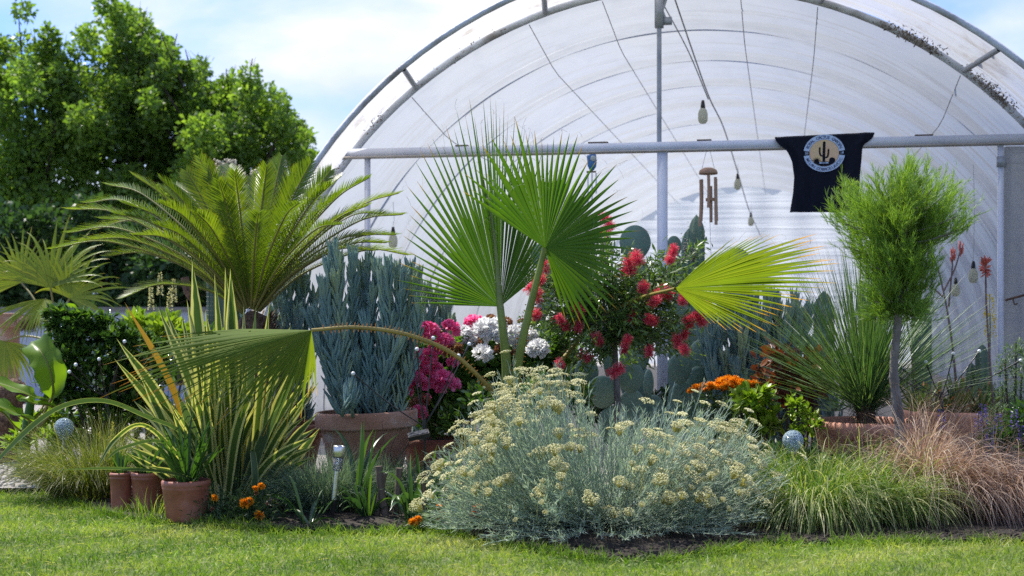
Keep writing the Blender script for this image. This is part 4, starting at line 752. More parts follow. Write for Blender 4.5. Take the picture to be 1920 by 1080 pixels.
# ------------------------------------------------------------------ silver everlasting bush
def flowerhead_mesh(k):
    g = Geo(); n = 95; r = np.sqrt(rs.rand(n)) * .032; th = rs.rand(n) * 6.28; P = np.stack([r * np.cos(th), r * np.sin(th) * .9, .012 - r * r * 6 + rs.randn(n) * .002], 1)
    inst(g, ICO1, P, rs.uniform(.0022, .0040, n), rnd=rs.rand(n)); q = P * [1, 1, 1] ; ribbons(g, P * [.1, .1, 0] + [0, 0, -.035], P - A([0, 0, -.035]), .035, .0016, 0, 1, prof='flat', rnd=0.)
    return g.mesh('flower_head', M['creamfl'])
def silver():
    c = A([*at(1120, 1000, 6.52)[:2], .012]); t = thing('everlasting_bush', 'big silvery everlasting bush covered in pale yellow flower heads', 'shrub', tuple(c))
    n = 1700; rx, ry, rz = .82, .80, .68
    th = rs.rand(n) * 6.28; el = np.arccos(rs.rand(n) ** 1.15 * .98); d = np.stack([np.cos(th) * np.sin(el), np.sin(th) * np.sin(el), np.cos(el)], 1)
    lump = 1 + .10 * np.sin(th * 3 + 1) + .08 * np.sin(th * 7 + el * 5) + rs.randn(n) * .09; db = np.sign(d) * np.abs(d) ** .78 * .93; E = c + db * [rx, ry, rz] * lump[:, None]; E[:, 2] = c[2] + (E[:, 2] - c[2]) * (.76 + .22 * np.exp(-((E[:, 0] - c[0] + .26) / .34) ** 2))
    E[:, 2] += rs.randn(n) * .02
    low = E[:, 2] < .05; E[low, 2] = .03 + rs.rand(low.sum()) * .05
    B = c + (E - c) * [.22, .22, 0] + rs.randn(n, 3) * [.05, .05, 0]
    K = 9; tt = np.linspace(0, 1, K)[None, :, None]; mid = B * .5 + E * .5 + (E - c) * [.16, .16, -.10]
    P = (1 - tt) ** 2 * B[:, None] + 2 * tt * (1 - tt) * mid[:, None] + tt ** 2 * E[:, None]
    g = Geo(); tubes(g, P, np.linspace(.0024, .0012, K)[None].repeat(n, 0), 4, rnd=rs.rand(n)); g.build('stems', M['silstem'], t)
    g = Geo(); m = 56000; i = rs.randint(0, n, m); s = .30 + .70 * rs.rand(m) ** .8; f = s * (K - 1); k = np.minimum(f.astype(int), K - 2); fr = (f - k)[:, None]
    Q = P[i, k] * (1 - fr) + P[i, k + 1] * fr; T = nrm(P[i, k + 1] - P[i, k]); D = nrm(T * .85 + sph(m) * .6 + [0, 0, .1])
    ribbons(g, Q, D, rs.uniform(.02, .055, m), .0038, .1, 2, prof='lance', twist=3, rnd=rs.rand(m)); g.build('foliage', M['silver'], t)
    g = Geo(); inst(g, ICO1, c + rs.randn(900, 3) * [.30, .25, .0] + np.stack([np.zeros(900), np.zeros(900), rs.rand(900) * .35], 1), .02) if 0 else None
    br = rs.choice(n, 30); g = Geo(); tubes(g, P[br][:, :6] - [0, 0, .02], .003, 4); g.build('old_wood', M['terrier'], t)
    heads = [flowerhead_mesh(k) for k in range(5)]; hs = []
    ex, ez = (E - c)[:, 0], E[:, 2]
    score = rs.rand(n) + .18 * np.exp(-((ex + .42) / .26) ** 2) * (ez > .38) + .12 * np.exp(-((ex - .45) / .3) ** 2) * (ez > .15) * (ez < .55) + .25 * (ez > .12) * (ez < .5) * (E[:, 1] < c[1] - .2) + .15 * (ez > .5) - .4 * (ez < .12) - .35 * (E[:, 1] > c[1] + .25) - .15 * np.exp(-((ex - .08) / .25) ** 2) * (ez > .3) * (ez < .62)
    o = np.argsort(-score)[:310]; o = o[np.argsort(E[o, 1])]
    for q, k in enumerate(o[:100]):
        T = nrm(P[k, -1] - P[k, -3] + A([0, 0, .06])); rot = Vector(T).to_track_quat('Z', 'Y').to_euler(); s_ = rs.uniform(.35, 1.15)
        put('flower_head', heads[q % 5], t, E[k] + T * .03 * s_, tuple(rot), s_)
    g = Geo()
    for k in o[100:]:
        T = nrm(P[k, -1] - P[k, -3] + A([0, 0, .06])); R = A(Vector(T).to_track_quat('Z', 'Y').to_matrix()); n2 = 60; r = np.sqrt(rs.rand(n2)) * .034 * rs.uniform(.5, 1.2); a = rs.rand(n2) * 6.28
        L_ = np.stack([r * np.cos(a), r * np.sin(a), .012 - r * r * 9], 1); inst(g, ICO1, E[k] + T * .03 + L_ @ R.T, rs.uniform(.0024, .0042, n2), rnd=rs.rand(n2))
    # clusters: the dense cream mounds at upper left and right
    for mx_, my_, yy, w_, nn_ in ((985, 722, 6.6, 55, 22), (930, 765, 6.45, 50, 22), (890, 800, 6.4, 36, 14), (1050, 715, 6.7, 45, 14), (960, 775, 6.35, 60, 18), (1340, 850, 6.4, 60, 20), (1370, 800, 6.5, 60, 18), (1300, 880, 6.3, 50, 12), (1090, 815, 6.15, 40, 8), (1205, 880, 6.05, 40, 8), (1130, 960, 6.0, 40, 3), (1000, 930, 6.0, 30, 5)):
        for q in range(nn_ // 2):
            p = at(mx_ + rs.randn() * w_ * .5, my_ + rs.randn() * w_ * .22, yy + rs.randn() * .08); n2 = 70; r = np.sqrt(rs.rand(n2)) * .036; a = rs.rand(n2) * 6.28
            inst(g, ICO1, p + np.stack([r * np.cos(a), r * np.sin(a), .01 - r * r * 8 + rs.randn(n2) * .002], 1), rs.uniform(.0024, .0042, n2), rnd=rs.rand(n2))
            ribbons(g, np.repeat((p - [rs.randn() * .02, 0, .10])[None], 3, 0), A([0, 0, 1.]) + rs.randn(3, 3) * .1, .1, .002, 0, 2, prof='flat', rnd=0.)
    o_ = g.build('flower_head', M['creamfl'], t); o_['kind'] = 'stuff'
    m = 16
    for k in range(m):
        g = Geo()
        p = at(rs.uniform(1070, 1330), rs.uniform(935, 1010), 6.02); P_ = cr([p + [-.03, .05, .05], p + [0, 0, .04], p], 8); tubes(g, P_, .0018, 4, rnd=.5); inst(g, ICO1, [p + [0, 0, -.006]], [[.008, .008, .012]], rnd=.7)
        g.build('nodding_bud', M['silstem'], t)
silver()
# ------------------------------------------------------------------ grasses
def clump(name, lab, cat, px, py, Y, n, L0, L1, W_, mat, lean=(0, 0), spread=.55, droop=1.3, r=.06, S=8, extra=None, seeds=0, group=None):
    b = at(px, py, Y); b[2] = .012; t = thing(name, lab, cat, tuple(b), group); g = Geo(); th = rs.rand(n) * 6.28; rr = r * np.sqrt(rs.rand(n))
    P = b + np.stack([rr * np.cos(th), rr * np.sin(th), np.zeros(n)], 1); sp = spread * (.15 + .95 * rs.rand(n))
    D = np.stack([np.cos(th) * sp + lean[0] + rs.randn(n) * .08, np.sin(th) * sp + lean[1] + rs.randn(n) * .08, np.ones(n)], 1)
    L_ = rs.uniform(L0, L1, n); pts = ribbons(g, P, D, L_, W_ * rs.uniform(.6, 1.2, n), droop * rs.uniform(.5, 1.4, n), S, prof='blade', twist=1.2, wig=.25, rnd=np.clip(rs.rand(n) ** 1.3, 0, 1))
    g.build('blades', M[mat], t)
    if extra:
        g = Geo(); m = extra[0]; k = rs.randint(0, n, m); ribbons(g, P[k], D[k] * [1.1, 1.1, 1], rs.uniform(L1 * .9, L1 * 1.15, m), W_ * 1.15, droop * 1.1, 12, prof='blade', twist=1, wig=.3, rnd=rs.rand(m)); g.build('pale_blades', M[extra[1]], t)
    if seeds:
        k = rs.choice(n, seeds); g = Geo(); q = pts[k, -3]; D = nrm(pts[k, -1] - pts[k, -3]); m = len(k)
        for s in range(5): ribbons(g, q + D * (.012 * s), D + rs.randn(m, 3) * .2, .02, .005, .1, 2, prof='leaf', rnd=.95)
        g.build('seed_heads', M[mat], t)
    return t
clump('sedge_clump', 'light green sedge clump spilling onto the lawn right of the silver bush', 'grass clump', 1530, 0, 6.4, 1700, .30, .48, .0038, 'carex', (-.05, -.25), 1.0, 3.0, .12, seeds=260, extra=(220, 'straw'), group='sedge clumps at the right of the bed')
clump('sedge_clump', 'green sedge clump in front of the brown hair grass', 'grass clump', 1655, 0, 6.5, 1300, .28, .50, .0038, 'carex', (.3, -.25), .85, 2.6, .12, seeds=120, extra=(150, 'straw'), group='sedge clumps at the right of the bed')
clump('sedge_clump', 'darkest green sedge clump tucked between silver bush and the light sedge', 'grass clump', 1455, 0, 6.7, 900, .25, .42, .0036, 'carex', (-.1, -.1), .6, 1.6, .10, group='sedge clumps at the right of the bed')
clump('hair_grass', 'coppery brown hair grass mound leaning right at the bed edge', 'grass clump', 1765, 0, 6.7, 2400, .34, .64, .0036, 'bronze', (.40, -.15), .85, 2.8, .13, extra=(420, 'palebronze'))
clump('hair_grass', 'thin upright brown hair grass in front of the wide clay bowl', 'grass clump', 1640, 0, 6.95, 200, .30, .5, .0024, 'bronze', (-.1, 0), .55, .8, .10)
clump('hair_grass', 'brown hair grass rising toward the right lantern stalks', 'grass clump', 1725, 0, 7.15, 300, .45, .72, .003, 'bronze', (.35, 0), .35, .5, .08)
clump('hair_grass', 'loose brown and green grass at the far right corner of the bed', 'grass clump', 1885, 0, 6.6, 900, .35, .6, .0036, 'bronze', (.1, -.1), .9, 2.6, .14)
clump('fescue_clump', 'fine blue green fescue tuft around the steel path light', 'grass clump', 600, 0, 6.85, 2400, .22, .36, .0031, 'fescue', (-.12, -.05), .95, 1.4, .16)
clump('fescue_clump', 'smaller grey green fescue tuft against the large pot', 'grass clump', 700, 0, 7.0, 1100, .2, .32, .0031, 'fescue', (.0, -.05), .8, 1.2, .12)
clump('sedge_mound', 'olive green sedge mound behind the small pots at left', 'grass clump', 165, 0, 7.35, 2600, .28, .52, .003, 'sedgel', (-.22, -.12), .95, 1.7, .17, seeds=200)
clump('foliage_clump', 'dull green grass at the foot of the fan palm', 'grass clump', 760, 0, 7.3, 500, .15, .3, .004, 'strap', (0, 0), .8, 1.2, .2)
# strappy plants in the small pots
def straps(lab, p, n, L0, L1, W_, mat, spread=.35, droop=.7, r=.03, name='strappy_plant', lean=(0, 0), grp=None, S=8, fold=.5):
    t = thing(name, lab, 'plant', tuple(p), grp); g = Geo(); th = rs.rand(n) * 6.28; rr = r * rs.rand(n)
    P = A(p) + np.stack([rr * np.cos(th), rr * np.sin(th), np.zeros(n)], 1); sp = spread * (.2 + rs.rand(n))
    D = np.stack([np.cos(th) * sp + lean[0], np.sin(th) * sp + lean[1], np.ones(n)], 1)
    ribbons(g, P, D, rs.uniform(L0, L1, n), W_ * rs.uniform(.7, 1.15, n), droop * rs.uniform(.4, 1.6, n), S, prof='sword', twist=.8, fold=fold, wig=.2); g.build('leaves', M[mat], t); return t
gr_ = 'young strappy plants in the small pots'
straps('sparse strappy seedling in the slimmest small pot', pA, 16, .10, .17, .013, 'strap', .5, .6, .02, grp=gr_)
straps('short strappy seedling in the middle small pot', pB, 34, .12, .20, .014, 'strap', .6, .7, .03, grp=gr_)
straps('strappy seedling in the half hidden small pot', pD, 26, .14, .22, .014, 'strap', .5, .6, .03, grp=gr_)
straps('tall dark strappy plant in the widest small pot', pC, 42, .18, .36, .019, 'strap', .55, .55, .05, grp=gr_)
def gp(px, Y): return A([(px - 960) / FPX * Y, Y, .012])
straps('lime green strappy plant just right of the steel path light', gp(690, 6.6), 26, .14, .28, .017, 'corn', .9, 1.2, .03, grp='strappy plants by the path light')
straps('tall blue green strappy plant in front of the large pot', gp(668, 6.7), 7, .42, .50, .026, 'corn', .25, 1.0, .04, grp='strappy plants by the path light')
straps('strappy plant with bent leaves beside the wooden stakes', gp(770, 6.55), 26, .16, .36, .022, 'corn', .9, 1.5, .06, grp='strappy plants by the path light')
straps('upright strappy plant under the black solar panel', gp(803, 6.9), 12, .28, .42, .022, 'corn', .5, 1.1, .05, grp='strappy plants by the path light')
straps('flat dark strappy plant at the lawn edge below the path light', gp(580, 6.35), 10, .18, .32, .02, 'corn', 1.4, 1.4, .05, grp='strappy plants by the path light')
clump('grass_tuft', 'bright green grass tuft growing before the small pots', 'grass', 285, 0, 6.6, 90, .06, .15, .004, 'grass', (0, 0), .6, 1, .09)
# ------------------------------------------------------------------ wooden stakes, kerb stones
for px, Y, h, r, tl, lab in ((706, 6.62, .20, .016, .02, 'leftmost weathered wooden stake by the strappy plants'), (723, 6.6, .235, .018, -.02, 'tallest weathered wooden stake by the strappy plants'), (742, 6.66, .22, .015, .01, 'thin wooden stake standing between two thicker stakes'), (792, 6.5, .21, .019, .0, 'rightmost weathered wooden stake below the solar panel')):
    p = gp(px, Y); g = Geo(); K = 9; P = cr([p, p + [tl, 0, h * .5], p + [tl * 1.6, 0, h]], K); rr = r * (1 + rs.randn(K) * .06); tubes(g, P, rr[None], 9, cap=True); g.top('wooden_stake', M['wood'], lab, 'stake', tuple(p), 'short wooden stakes in the bed')
def rock(px, Y, s, lab, name='edging_stone', rot=.2, gname=None):
    TV, TF = ICO3; V = TV.copy(); V = np.sign(V) * np.abs(V) ** .55; V *= 1 + .05 * np.sin(V[:, [1]] * 9 + px) * np.sin(V[:, [0]] * 7) + .02 * rs.randn(len(V), 1)
    V = (V * s) @ rotz(rot); p = gp(px, Y); g = Geo(); g.add(V + p + [0, 0, s[2] * .75], TF); g.top(name, M['stone'], lab, 'stone', tuple(p), gname)
rock(835, 6.9, (.10, .05, .055), 'grey edging stone between wooden stakes and silver bush', rot=.1)
rock(560, 7.0, (.09, .05, .05), 'grey stone half hidden behind the fescue tuft', rot=-.3)
rock(128, 7.7, (.10, .05, .05), 'flat grey stone near the sedge mound at left', rot=.4)
g = Geo(); p = gp(838, 6.42); tubes(g, cr([p + [-.06, 0, .02], p + [.0, 0, .03], p + [.05, 0, .055], p + [.09, .02, .06]], 12), np.linspace(.012, .006, 12)[None], 7, cap=True); g.top('dry_stick', M['wood'], 'short dry stick lying on the soil beside the marigold', 'stick', tuple(p))
# dead twigs in front of pot
g = Geo(); p = gp(728, 7.0)
for q in ([(728, 930), (722, 850), (716, 790)], [(728, 930), (738, 880), (760, 840), (790, 822)], [(738, 880), (732, 845), (744, 815)], [(760, 840), (775, 812)]):
    tubes(g, cr([at(x, y, 7.0) for x, y in q], 12), np.linspace(.0035, .0012, 12)[None], 5)
g.top('dead_twig', M['darkbark'], 'bare forked twig standing in front of the large terracotta pot', 'twig', tuple(p))
# ------------------------------------------------------------------ solar lights
def pathlight():
    b = gp(622, 6.45); h = at(634, 855, 6.45); t = thing('path_light', 'leaning stainless steel solar path light at the lawn edge', 'garden light', tuple(b)); ax = nrm(h - b)
    g = Geo(); tubes(g, A([b + [0, 0, .0], b + ax * .1]), A([[.004, .017]]), 10); g.build('spike', M['black'], t)
    g = Geo(); e = at(632, 882, 6.45); tubes(g, A([b + ax * .09, e]), .0125, 14, cap=True); g.build('stem', M['steel'], t)
    R = A(Vector(ax).to_track_quat('Z', 'Y').to_matrix())
    def lt(prof, nm, mt):
        g = Geo(); lathe(g, prof, (0, 0, 0), 28); g.V[0] = g.V[0] @ R.T + e; return g.build(nm, mt, t)
    lt([(.013, -.004), (.021, 0), (.0255, .062), (.0235, .062), (.0195, .004), (.012, .002)], 'lens', M['glass']); lt([(.0, .002), (.008, .004), (.008, .05), (0, .05)], 'bulb', M['ball'])
    lt([(.0258, .060), (.0285, .063), (.0285, .108), (.026, .112), (.021, .112), (.020, .108), (.0, .1085)], 'cap', M['steel']); lt([(.0195, .1095), (.0, .110)], 'solar_cell', M['black'])
pathlight()
def firefly(lab, base, hub, tips, Y, panel=None, rr=.0105):
    b = gp(*base); h = at(*hub); t = thing('firefly_light', lab, 'garden light', tuple(b), 'firefly solar lights')
    g = Geo(); tubes(g, A([b, b * .5 + h * .5, h]), .005, 7); g.build('rod', M['black'], t)
    g = Geo(); tubes(g, A([h - [0, 0, .05], h + [0, 0, .03]]), .011, 10, cap=True); g.build('hub', M['black'], t)
    for x, y, dy in tips:
        e = at(x, y, Y + dy); m = h * .5 + e * .5 + [0, 0, -.015]; P = cr([h, m, e], 16); T = nrm(P[-1] - P[-2]); g = Geo(); tubes(g, P, .0032, 5); w_ = g.build('wire', M['black'], t)
        g = Geo(); tubes(g, A([e - T * .035, e]), .0055, 8, cap=True); g.build('bulb_holder', M['black'], w_)
        g = Geo(); inst(g, ICO2, [e + T * .006], rr); g.build('bulb', M['ball'], w_)
    if panel:
        c = at(*panel); g = Geo(); ax = A([[.97, .12, .2], [-.15, .96, .22], [-.18, -.25, .95]]); box(g, c, (.105, .07, .022), ax); p_ = g.build('solar_box', M['black'], t, False)
        g = Geo(); box(g, c + ax[2] * .0125, (.092, .057, .003), ax); g.build('solar_cell', M['cell'], p_, False)
M['cell'] = solid('dark_solar_glass', [(.02, .022, .03), (.10, .10, .11)], .12, 60, detail=1)
firefly('firefly solar light with six white bulbs in front of the pink geranium', (797, 7.0), (796, 800, 7.0), [(664, 702, -.1), (767, 632, .05), (782, 657, -.05), (812, 636, .05), (859, 669, -.02), (879, 647, .08)], 7.0, (785, 816, 6.93))
firefly('firefly solar light with white bulbs beside the feathery tree trunk', (1790, 7.6), (1765, 745, 7.6), [(1683, 705, 0), (1693, 692, .1), (1737, 681, -.05), (1787, 665, .05), (1835, 660, .1), (1912, 677, 0)], 7.6)
firefly('firefly solar light stuck in the glossy dark shrub at left', (215, 8.0), (200, 745, 8.0), [(131, 698, -.3), (143, 685, -.25), (186, 675, -.2), (233, 642, -.1)], 8.0)
def globe(lab, px, py, Y, r=.051):
    c = at(px, py, Y); t = thing('glass_globe_light', lab, 'garden light', (c[0], c[1], .012), 'crackle glass globe lights'); 
    g = Geo(); TV, TF = ICO3; g.add(TV * r + c, TF); g.build('globe', M['crackle'], t)
    g = Geo(); inst(g, ICO1, c + sph(260) * r * .8 * rs.rand(260, 1) ** .3, rs.uniform(.001, .0035, 260)); g.build('bubbles', M['ball'], t)
    g = Geo(); tubes(g, A([[c[0], c[1], .012], [c[0], c[1], c[2] - r * 1.0]]), .008, 10); g.build('stem', M['steel'], t)
    g = Geo(); lathe(g, [(0, -r * 1.25), (.02, -r * 1.22), (.026, -r * 1.0), (.022, -r * .86), (0, -r * .86)], c, 20); g.build('collar', M['frost'], t)
m, nt, out = mat0('crackle_glass'); p = N(nt, 'ShaderNodeBsdfPrincipled'); vo = N(nt, 'ShaderNodeTexVoronoi', feature='DISTANCE_TO_EDGE'); vo.inputs['Scale'].default_value = 60
tcn = N(nt, 'ShaderNodeTexCoord'); nt.links.new(tcn.outputs['Object'], vo.inputs['Vector']); r_ = ramp(nt, [(.62, .72, .78), (.28, .40, .46)], [.02, .12]); nt.links.new(vo.outputs['Distance'], r_.inputs[0]); nt.links.new(r_.outputs[0], p.inputs['Base Color'])
b_ = N(nt, 'ShaderNodeBump'); b_.inputs['Strength'].default_value = .8; b_.inputs['Distance'].default_value = .01; nt.links.new(vo.outputs['Distance'], b_.inputs['Height']); nt.links.new(b_.outputs[0], p.inputs['Normal'])
p.inputs['Transmission Weight'].default_value = .55; p.inputs['Roughness'].default_value = .06; p.inputs['IOR'].default_value = 1.3; nt.links.new(p.outputs[0], out.inputs['Surface']); M['crackle'] = m
globe('crackle glass globe light at left above the olive sedge mound', 120, 802, 7.6, .053)
globe('crackle glass globe light at right beside the silver bush', 1487, 826, 6.75, .050)
# ------------------------------------------------------------------ bottlebrush tree
def bottlebrush():
    b = gp(1160, 8.05); t = thing('bottlebrush_tree', 'small bottlebrush tree with red and pink brush flowers', 'tree', tuple(b)); Y = 8.05
    g = Geo(); tr = cr([b, at(1158, 760, Y), at(1153, 660, Y), at(1150, 620, Y)], 16); tubes(g, tr, np.linspace(.022, .015, 16)[None], 9); g.build('trunk', M['bark'], t)
    top = tr[-1]; heads = []; g = Geo(); gl = Geo()
    ends = [(1010, 560), (1000, 500), (1030, 470), (1060, 545), (1050, 620), (1080, 650), (1015, 620), (1100, 600), (1130, 440), (1140, 520), (1190, 480), (1200, 560), (1255, 480), (1285, 500), (1300, 460), (1230, 540), (1250, 600), (1300, 610), (1290, 650), (1215, 650), (1180, 640), (1170, 600), (1265, 560), (1090, 480), (1060, 490), (1110, 540), (1320, 560), (1240, 640), (1035, 590), (1160, 560), (1215, 510), (1330, 520), (1090, 690), (1125, 470), (1275, 625), (1190, 610), (1000, 590), (990, 530), (1040, 510), (1075, 620), (1120, 660), (1045, 640), (1200, 670), (1260, 520), (1180, 530)]
    for px, py in ends:
        for rep in range(2):
            e = at(px + rs.randn() * 10, py + rs.randn() * 8, Y + rs.uniform(-.3, .3)); v = e - top; P = cr([top - [0, 0, .1 * rs.rand()], top + v * .5 + [0, 0, .04], e], 12); tubes(g, P, np.linspace(.007, .0018, 12)[None], 5)
            nq = 130; k = rs.randint(4, 12, nq); T = nrm(np.gradient(P, axis=0)); Q = P[k] + rs.randn(nq, 3) * .028; D = T[k] * .7 + sph(nq)
            ribbons(gl, Q, D, rs.uniform(.03, .065, nq), .0105, .2, 3, prof='leaf', twist=1.5, rnd=rs.rand(nq))
    g.build('branches', M['bark'], t); gl.build('foliage', M['bottle'], t)
    def brush(n, r, h):
        g = Geo(); z = rs.uniform(-h / 2, h / 2, n); th = rs.rand(n) * 6.28; D = np.stack([np.cos(th), np.sin(th), rs.randn(n) * .25 + z / h * .9], 1)
        ribbons(g, np.stack([0 * z, 0 * z, z], 1), D, r * rs.uniform(.75, 1.1, n), .0016, .05, 2, prof='flat', twist=3, wig=.3); return g.mesh('flower', M['redfil'])
    ms = [brush(420, .036, .07), brush(360, .032, .05), brush(420, .038, .06)]
    fl = [(1000, 545), (1012, 525), (1008, 560), (1023, 500), (1045, 600), (1060, 610), (1085, 612), (1050, 598), (1120, 635), (1097, 668), (1050, 682), (1135, 410), (1138, 428), (1170, 508), (1195, 484), (1180, 500), (1257, 484), (1262, 470), (1250, 550), (1227, 565), (1187, 594), (1175, 640), (1170, 655), (1217, 658), (1290, 605), (1283, 628), (1283, 655), (1155, 695), (1300, 595), (1282, 560), (1240, 548), (1005, 590), (1220, 600), (1325, 575), (1315, 600), (1085, 580), (1270, 640), (1206, 540)]
    for q, (px, py) in enumerate(fl):
        rot = (rs.uniform(-1.1, 1.1), rs.uniform(-1.1, 1.1), rs.rand() * 6); put('flower', ms[q % 3], t, at(px, py, Y - .24 + rs.uniform(-.06, .12)), rot, rs.uniform(.8, 1.15))
    g = Geo()
    for px, py in ((1000, 540), (1285, 470), (1300, 480), (1130, 470)):
        p = at(px, py, Y); inst(g, ICO1, p + rs.randn(40, 3) * [.008, .008, .03], .005)
    g.build('seed_capsules', M['bark'], t)
bottlebrush()
# ------------------------------------------------------------------ feathery standard tree
def feathery():
    Y = 7.15; b = gp(1690, Y); t = thing('feathery_tree', 'small standard tree with lollipop crown of feathery green needles', 'tree', tuple(b))
    g = Geo(); tr = cr([b, at(1686, 800, Y), at(1676, 700, Y), at(1682, 620, Y), at(1688, 540, Y), at(1686, 460, Y), at(1683, 420, Y)], 40); rad = np.linspace(.028, .011, 40) * (1 + .06 * rs.randn(40)); tubes(g, tr, rad[None], 12); g.build('trunk', M['bark'], t)
    gb = Geo(); g = Geo(); 
    tips = [(1570, 400), (1590, 370), (1600, 430), (1630, 380), (1660, 350), (1690, 340), (1700, 355), (1730, 340), (1760, 360), (1785, 390), (1795, 430), (1760, 450), (1640, 480), (1620, 510), (1650, 590), (1722, 590), (1645, 455), (1730, 445), (1690, 480), (1660, 500), (1715, 505), (1690, 440), (1690, 600), (1665, 570), (1720, 470), (1740, 500), (1680, 400), (1710, 410), (1655, 430), (1590, 460), (1700, 520), (1660, 530), (1770, 410), (1610, 400), (1640, 550), (1730, 540)]
    hub = [tr[int(k)] for k in (24, 26, 28, 30, 33, 36, 39)]
    for px, py in tips:
        for rep in range(4):
            e = at(px + rs.randn() * 9, py + rs.randn() * 9, Y + rs.uniform(-.26, .26)); hh = hub[min(6, max(0, int((560 - py) / 32)))]; P = cr([hh, hh * .55 + e * .45 + [0, 0, -.02], e], 12)
            if rep < 2: tubes(gb, P, np.linspace(.007, .002, 12)[None], 5)
            ns_ = 19; k = rs.randint(4, 12, ns_); T = nrm(np.gradient(P, axis=0)); Q = P[k] + rs.randn(ns_, 3) * .02; D = T[k] * .7 + sph(ns_) * .55 + [0, 0, .7]
            sp_ = ribbons(g, Q, D, rs.uniform(.07, .13, ns_), .004, -.05, 6, prof='blade', twist=3, wig=.3, rnd=.35)
            n = ns_ * 26; j = np.repeat(np.arange(ns_), 26); f_ = rs.rand(n) * 5.9; a_ = f_.astype(int); fr_ = (f_ - a_)[:, None]; Q = sp_[j, a_] * (1 - fr_) + sp_[j, a_ + 1] * fr_; D = nrm(sp_[j, a_ + 1] - sp_[j, a_]) * 1.1 + sph(n) * .55
            ribbons(g, Q, D, rs.uniform(.02, .05, n), .0026, .0, 2, prof='blade', twist=3, wig=.2, rnd=np.clip(rs.rand(n) * .5 + (e[2] - 1.0) * .6, 0, 1))
    gb.build('branches', M['bark'], t); g.build('foliage', M['needle'], t)
feathery()
# ------------------------------------------------------------------ tree grass in the bowl
def treegrass():
    c = at(1622, 768, 7.75); t = thing('spiky_tree_grass', 'spiky fountain of thin stiff leaves growing in the clay bowl', 'plant', tuple(pBowl))
    g = Geo(); tubes(g, cr([pBowl + [0, 0, -.02], pBowl * .5 + c * .5, c], 8), .05, 14, cap=True); n = 160; ribbons(g, c + rs.randn(n, 3) * [.03, .03, .03], sph(n) * [1, 1, .4] + [0, 0, -.3], .12, .006, .8, 4); g.build('stump', M['shag'], t)
    g = Geo(); n = 950; D = sph(n); D[:, 2] = np.abs(D[:, 2]) * 1.2 + .28; D[: n // 2] = D[: n // 2] * [.75, .8, 1.5]
    P = ribbons(g, c + rs.randn(n, 3) * .02, D, rs.uniform(.70, 1.02, n), rs.uniform(.0045, .0075, n), .16 * rs.uniform(.2, 1.8, n), 8, prof='blade', fold=.4, twist=.5, wig=.06); g.build('leaves', M['yucca'], t)
treegrass()
# ------------------------------------------------------------------ cacti
def pad(t, c, rx, rz, ry=.022, yaw=0, tilt=0):
    TV, TF = ICO3; V = TV.copy(); V[:, 0] *= 1 - .22 * np.clip(-V[:, 2], 0, 1) ** 1.5; V = V * [rx, ry, rz]; ca, sa = math.cos(tilt), math.sin(tilt)
    R = A([[ca, 0, -sa], [0, 1, 0], [sa, 0, ca]]) @ rotz(yaw)
    g = Geo(); g.add(V @ R + c, TF); o = g.build('pad', M['opuntia'], t)
    g = Geo(); gx, gz = np.meshgrid(np.arange(-rx, rx, .038), np.arange(-rz, rz, .042)); gx = gx + (np.arange(gx.shape[0]) % 2)[:, None] * .019; k = (gx / rx) ** 2 + (gz / rz) ** 2 < .86; gx, gz = gx[k], gz[k]
    dy = ry * np.sqrt(1 - (gx / rx) ** 2 - (gz / rz) ** 2)
    for s in (-1, 1): inst(g, ICO1, (np.stack([gx, s * dy, gz], 1)) @ R + c, .0028)
    g.build('spine_tufts', M['areole'], o)
def opuntia(lab, base, pads, group='prickly pear cacti'):
    t = thing('prickly_pear', lab, 'cactus', tuple(base), group)
    for px, py, Y, wpx, hpx, yaw, tilt in pads: pad(t, at(px, py, Y), wpx / 2 / FPX * Y, hpx / 2 / FPX * Y, yaw=yaw, tilt=tilt)
opuntia('tall prickly pear with round pad standing left of the white post', gp(1195, 9.7) + [0, 0, .02], [(1191, 456, 9.7, 60, 68, .1, 0), (1197, 520, 9.72, 52, 70, .5, .1), (1188, 585, 9.7, 58, 76, -.2, 0), (1195, 650, 9.75, 56, 76, .3, .1), (1192, 720, 9.75, 60, 80, 0, 0), (1178, 790, 9.75, 60, 90, 0, 0)])
opuntia('prickly pear with wide pads behind the bottlebrush trunk', gp(1150, 9.0) + [0, 0, .02], [(1183, 708, 8.7, 52, 60, .2, 0), (1130, 735, 8.8, 60, 62, -.2, .1), (1140, 668, 9.1, 34, 80, 1.0, 0), (1190, 672, 9.2, 56, 66, .1, .1), (1216, 720, 8.9, 30, 56, .9, 0), (1150, 800, 8.8, 60, 80, 0, 0), (1100, 700, 9.3, 50, 60, .4, 0), (1225, 780, 8.95, 50, 80, 0, 0), (1185, 775, 8.8, 60, 90, .1, 0)])
opuntia('low prickly pear with rounded pads right of the white post', gp(1300, 9.2) + [0, 0, .02], [(1275, 691, 9.0, 46, 60, .15, 0), (1318, 668, 9.3, 56, 66, -.2, .1), (1335, 700, 9.0, 26, 46, .9, 0), (1308, 712, 9.2, 40, 50, .3, 0), (1280, 760, 9.1, 60, 90, 0, 0), (1330, 770, 9.1, 60, 90, .2, 0)])
opuntia('prickly pear showing a half pad behind the big right palm leaf', gp(1385, 10.2) + [0, 0, .02], [(1382, 486, 10.2, 48, 42, .1, 0), (1380, 540, 10.25, 50, 80, -.2, 0), (1385, 610, 10.25, 50, 80, .2, 0), (1380, 690, 10.25, 56, 90, 0, 0), (1382, 760, 10.25, 56, 90, 0, 0)])
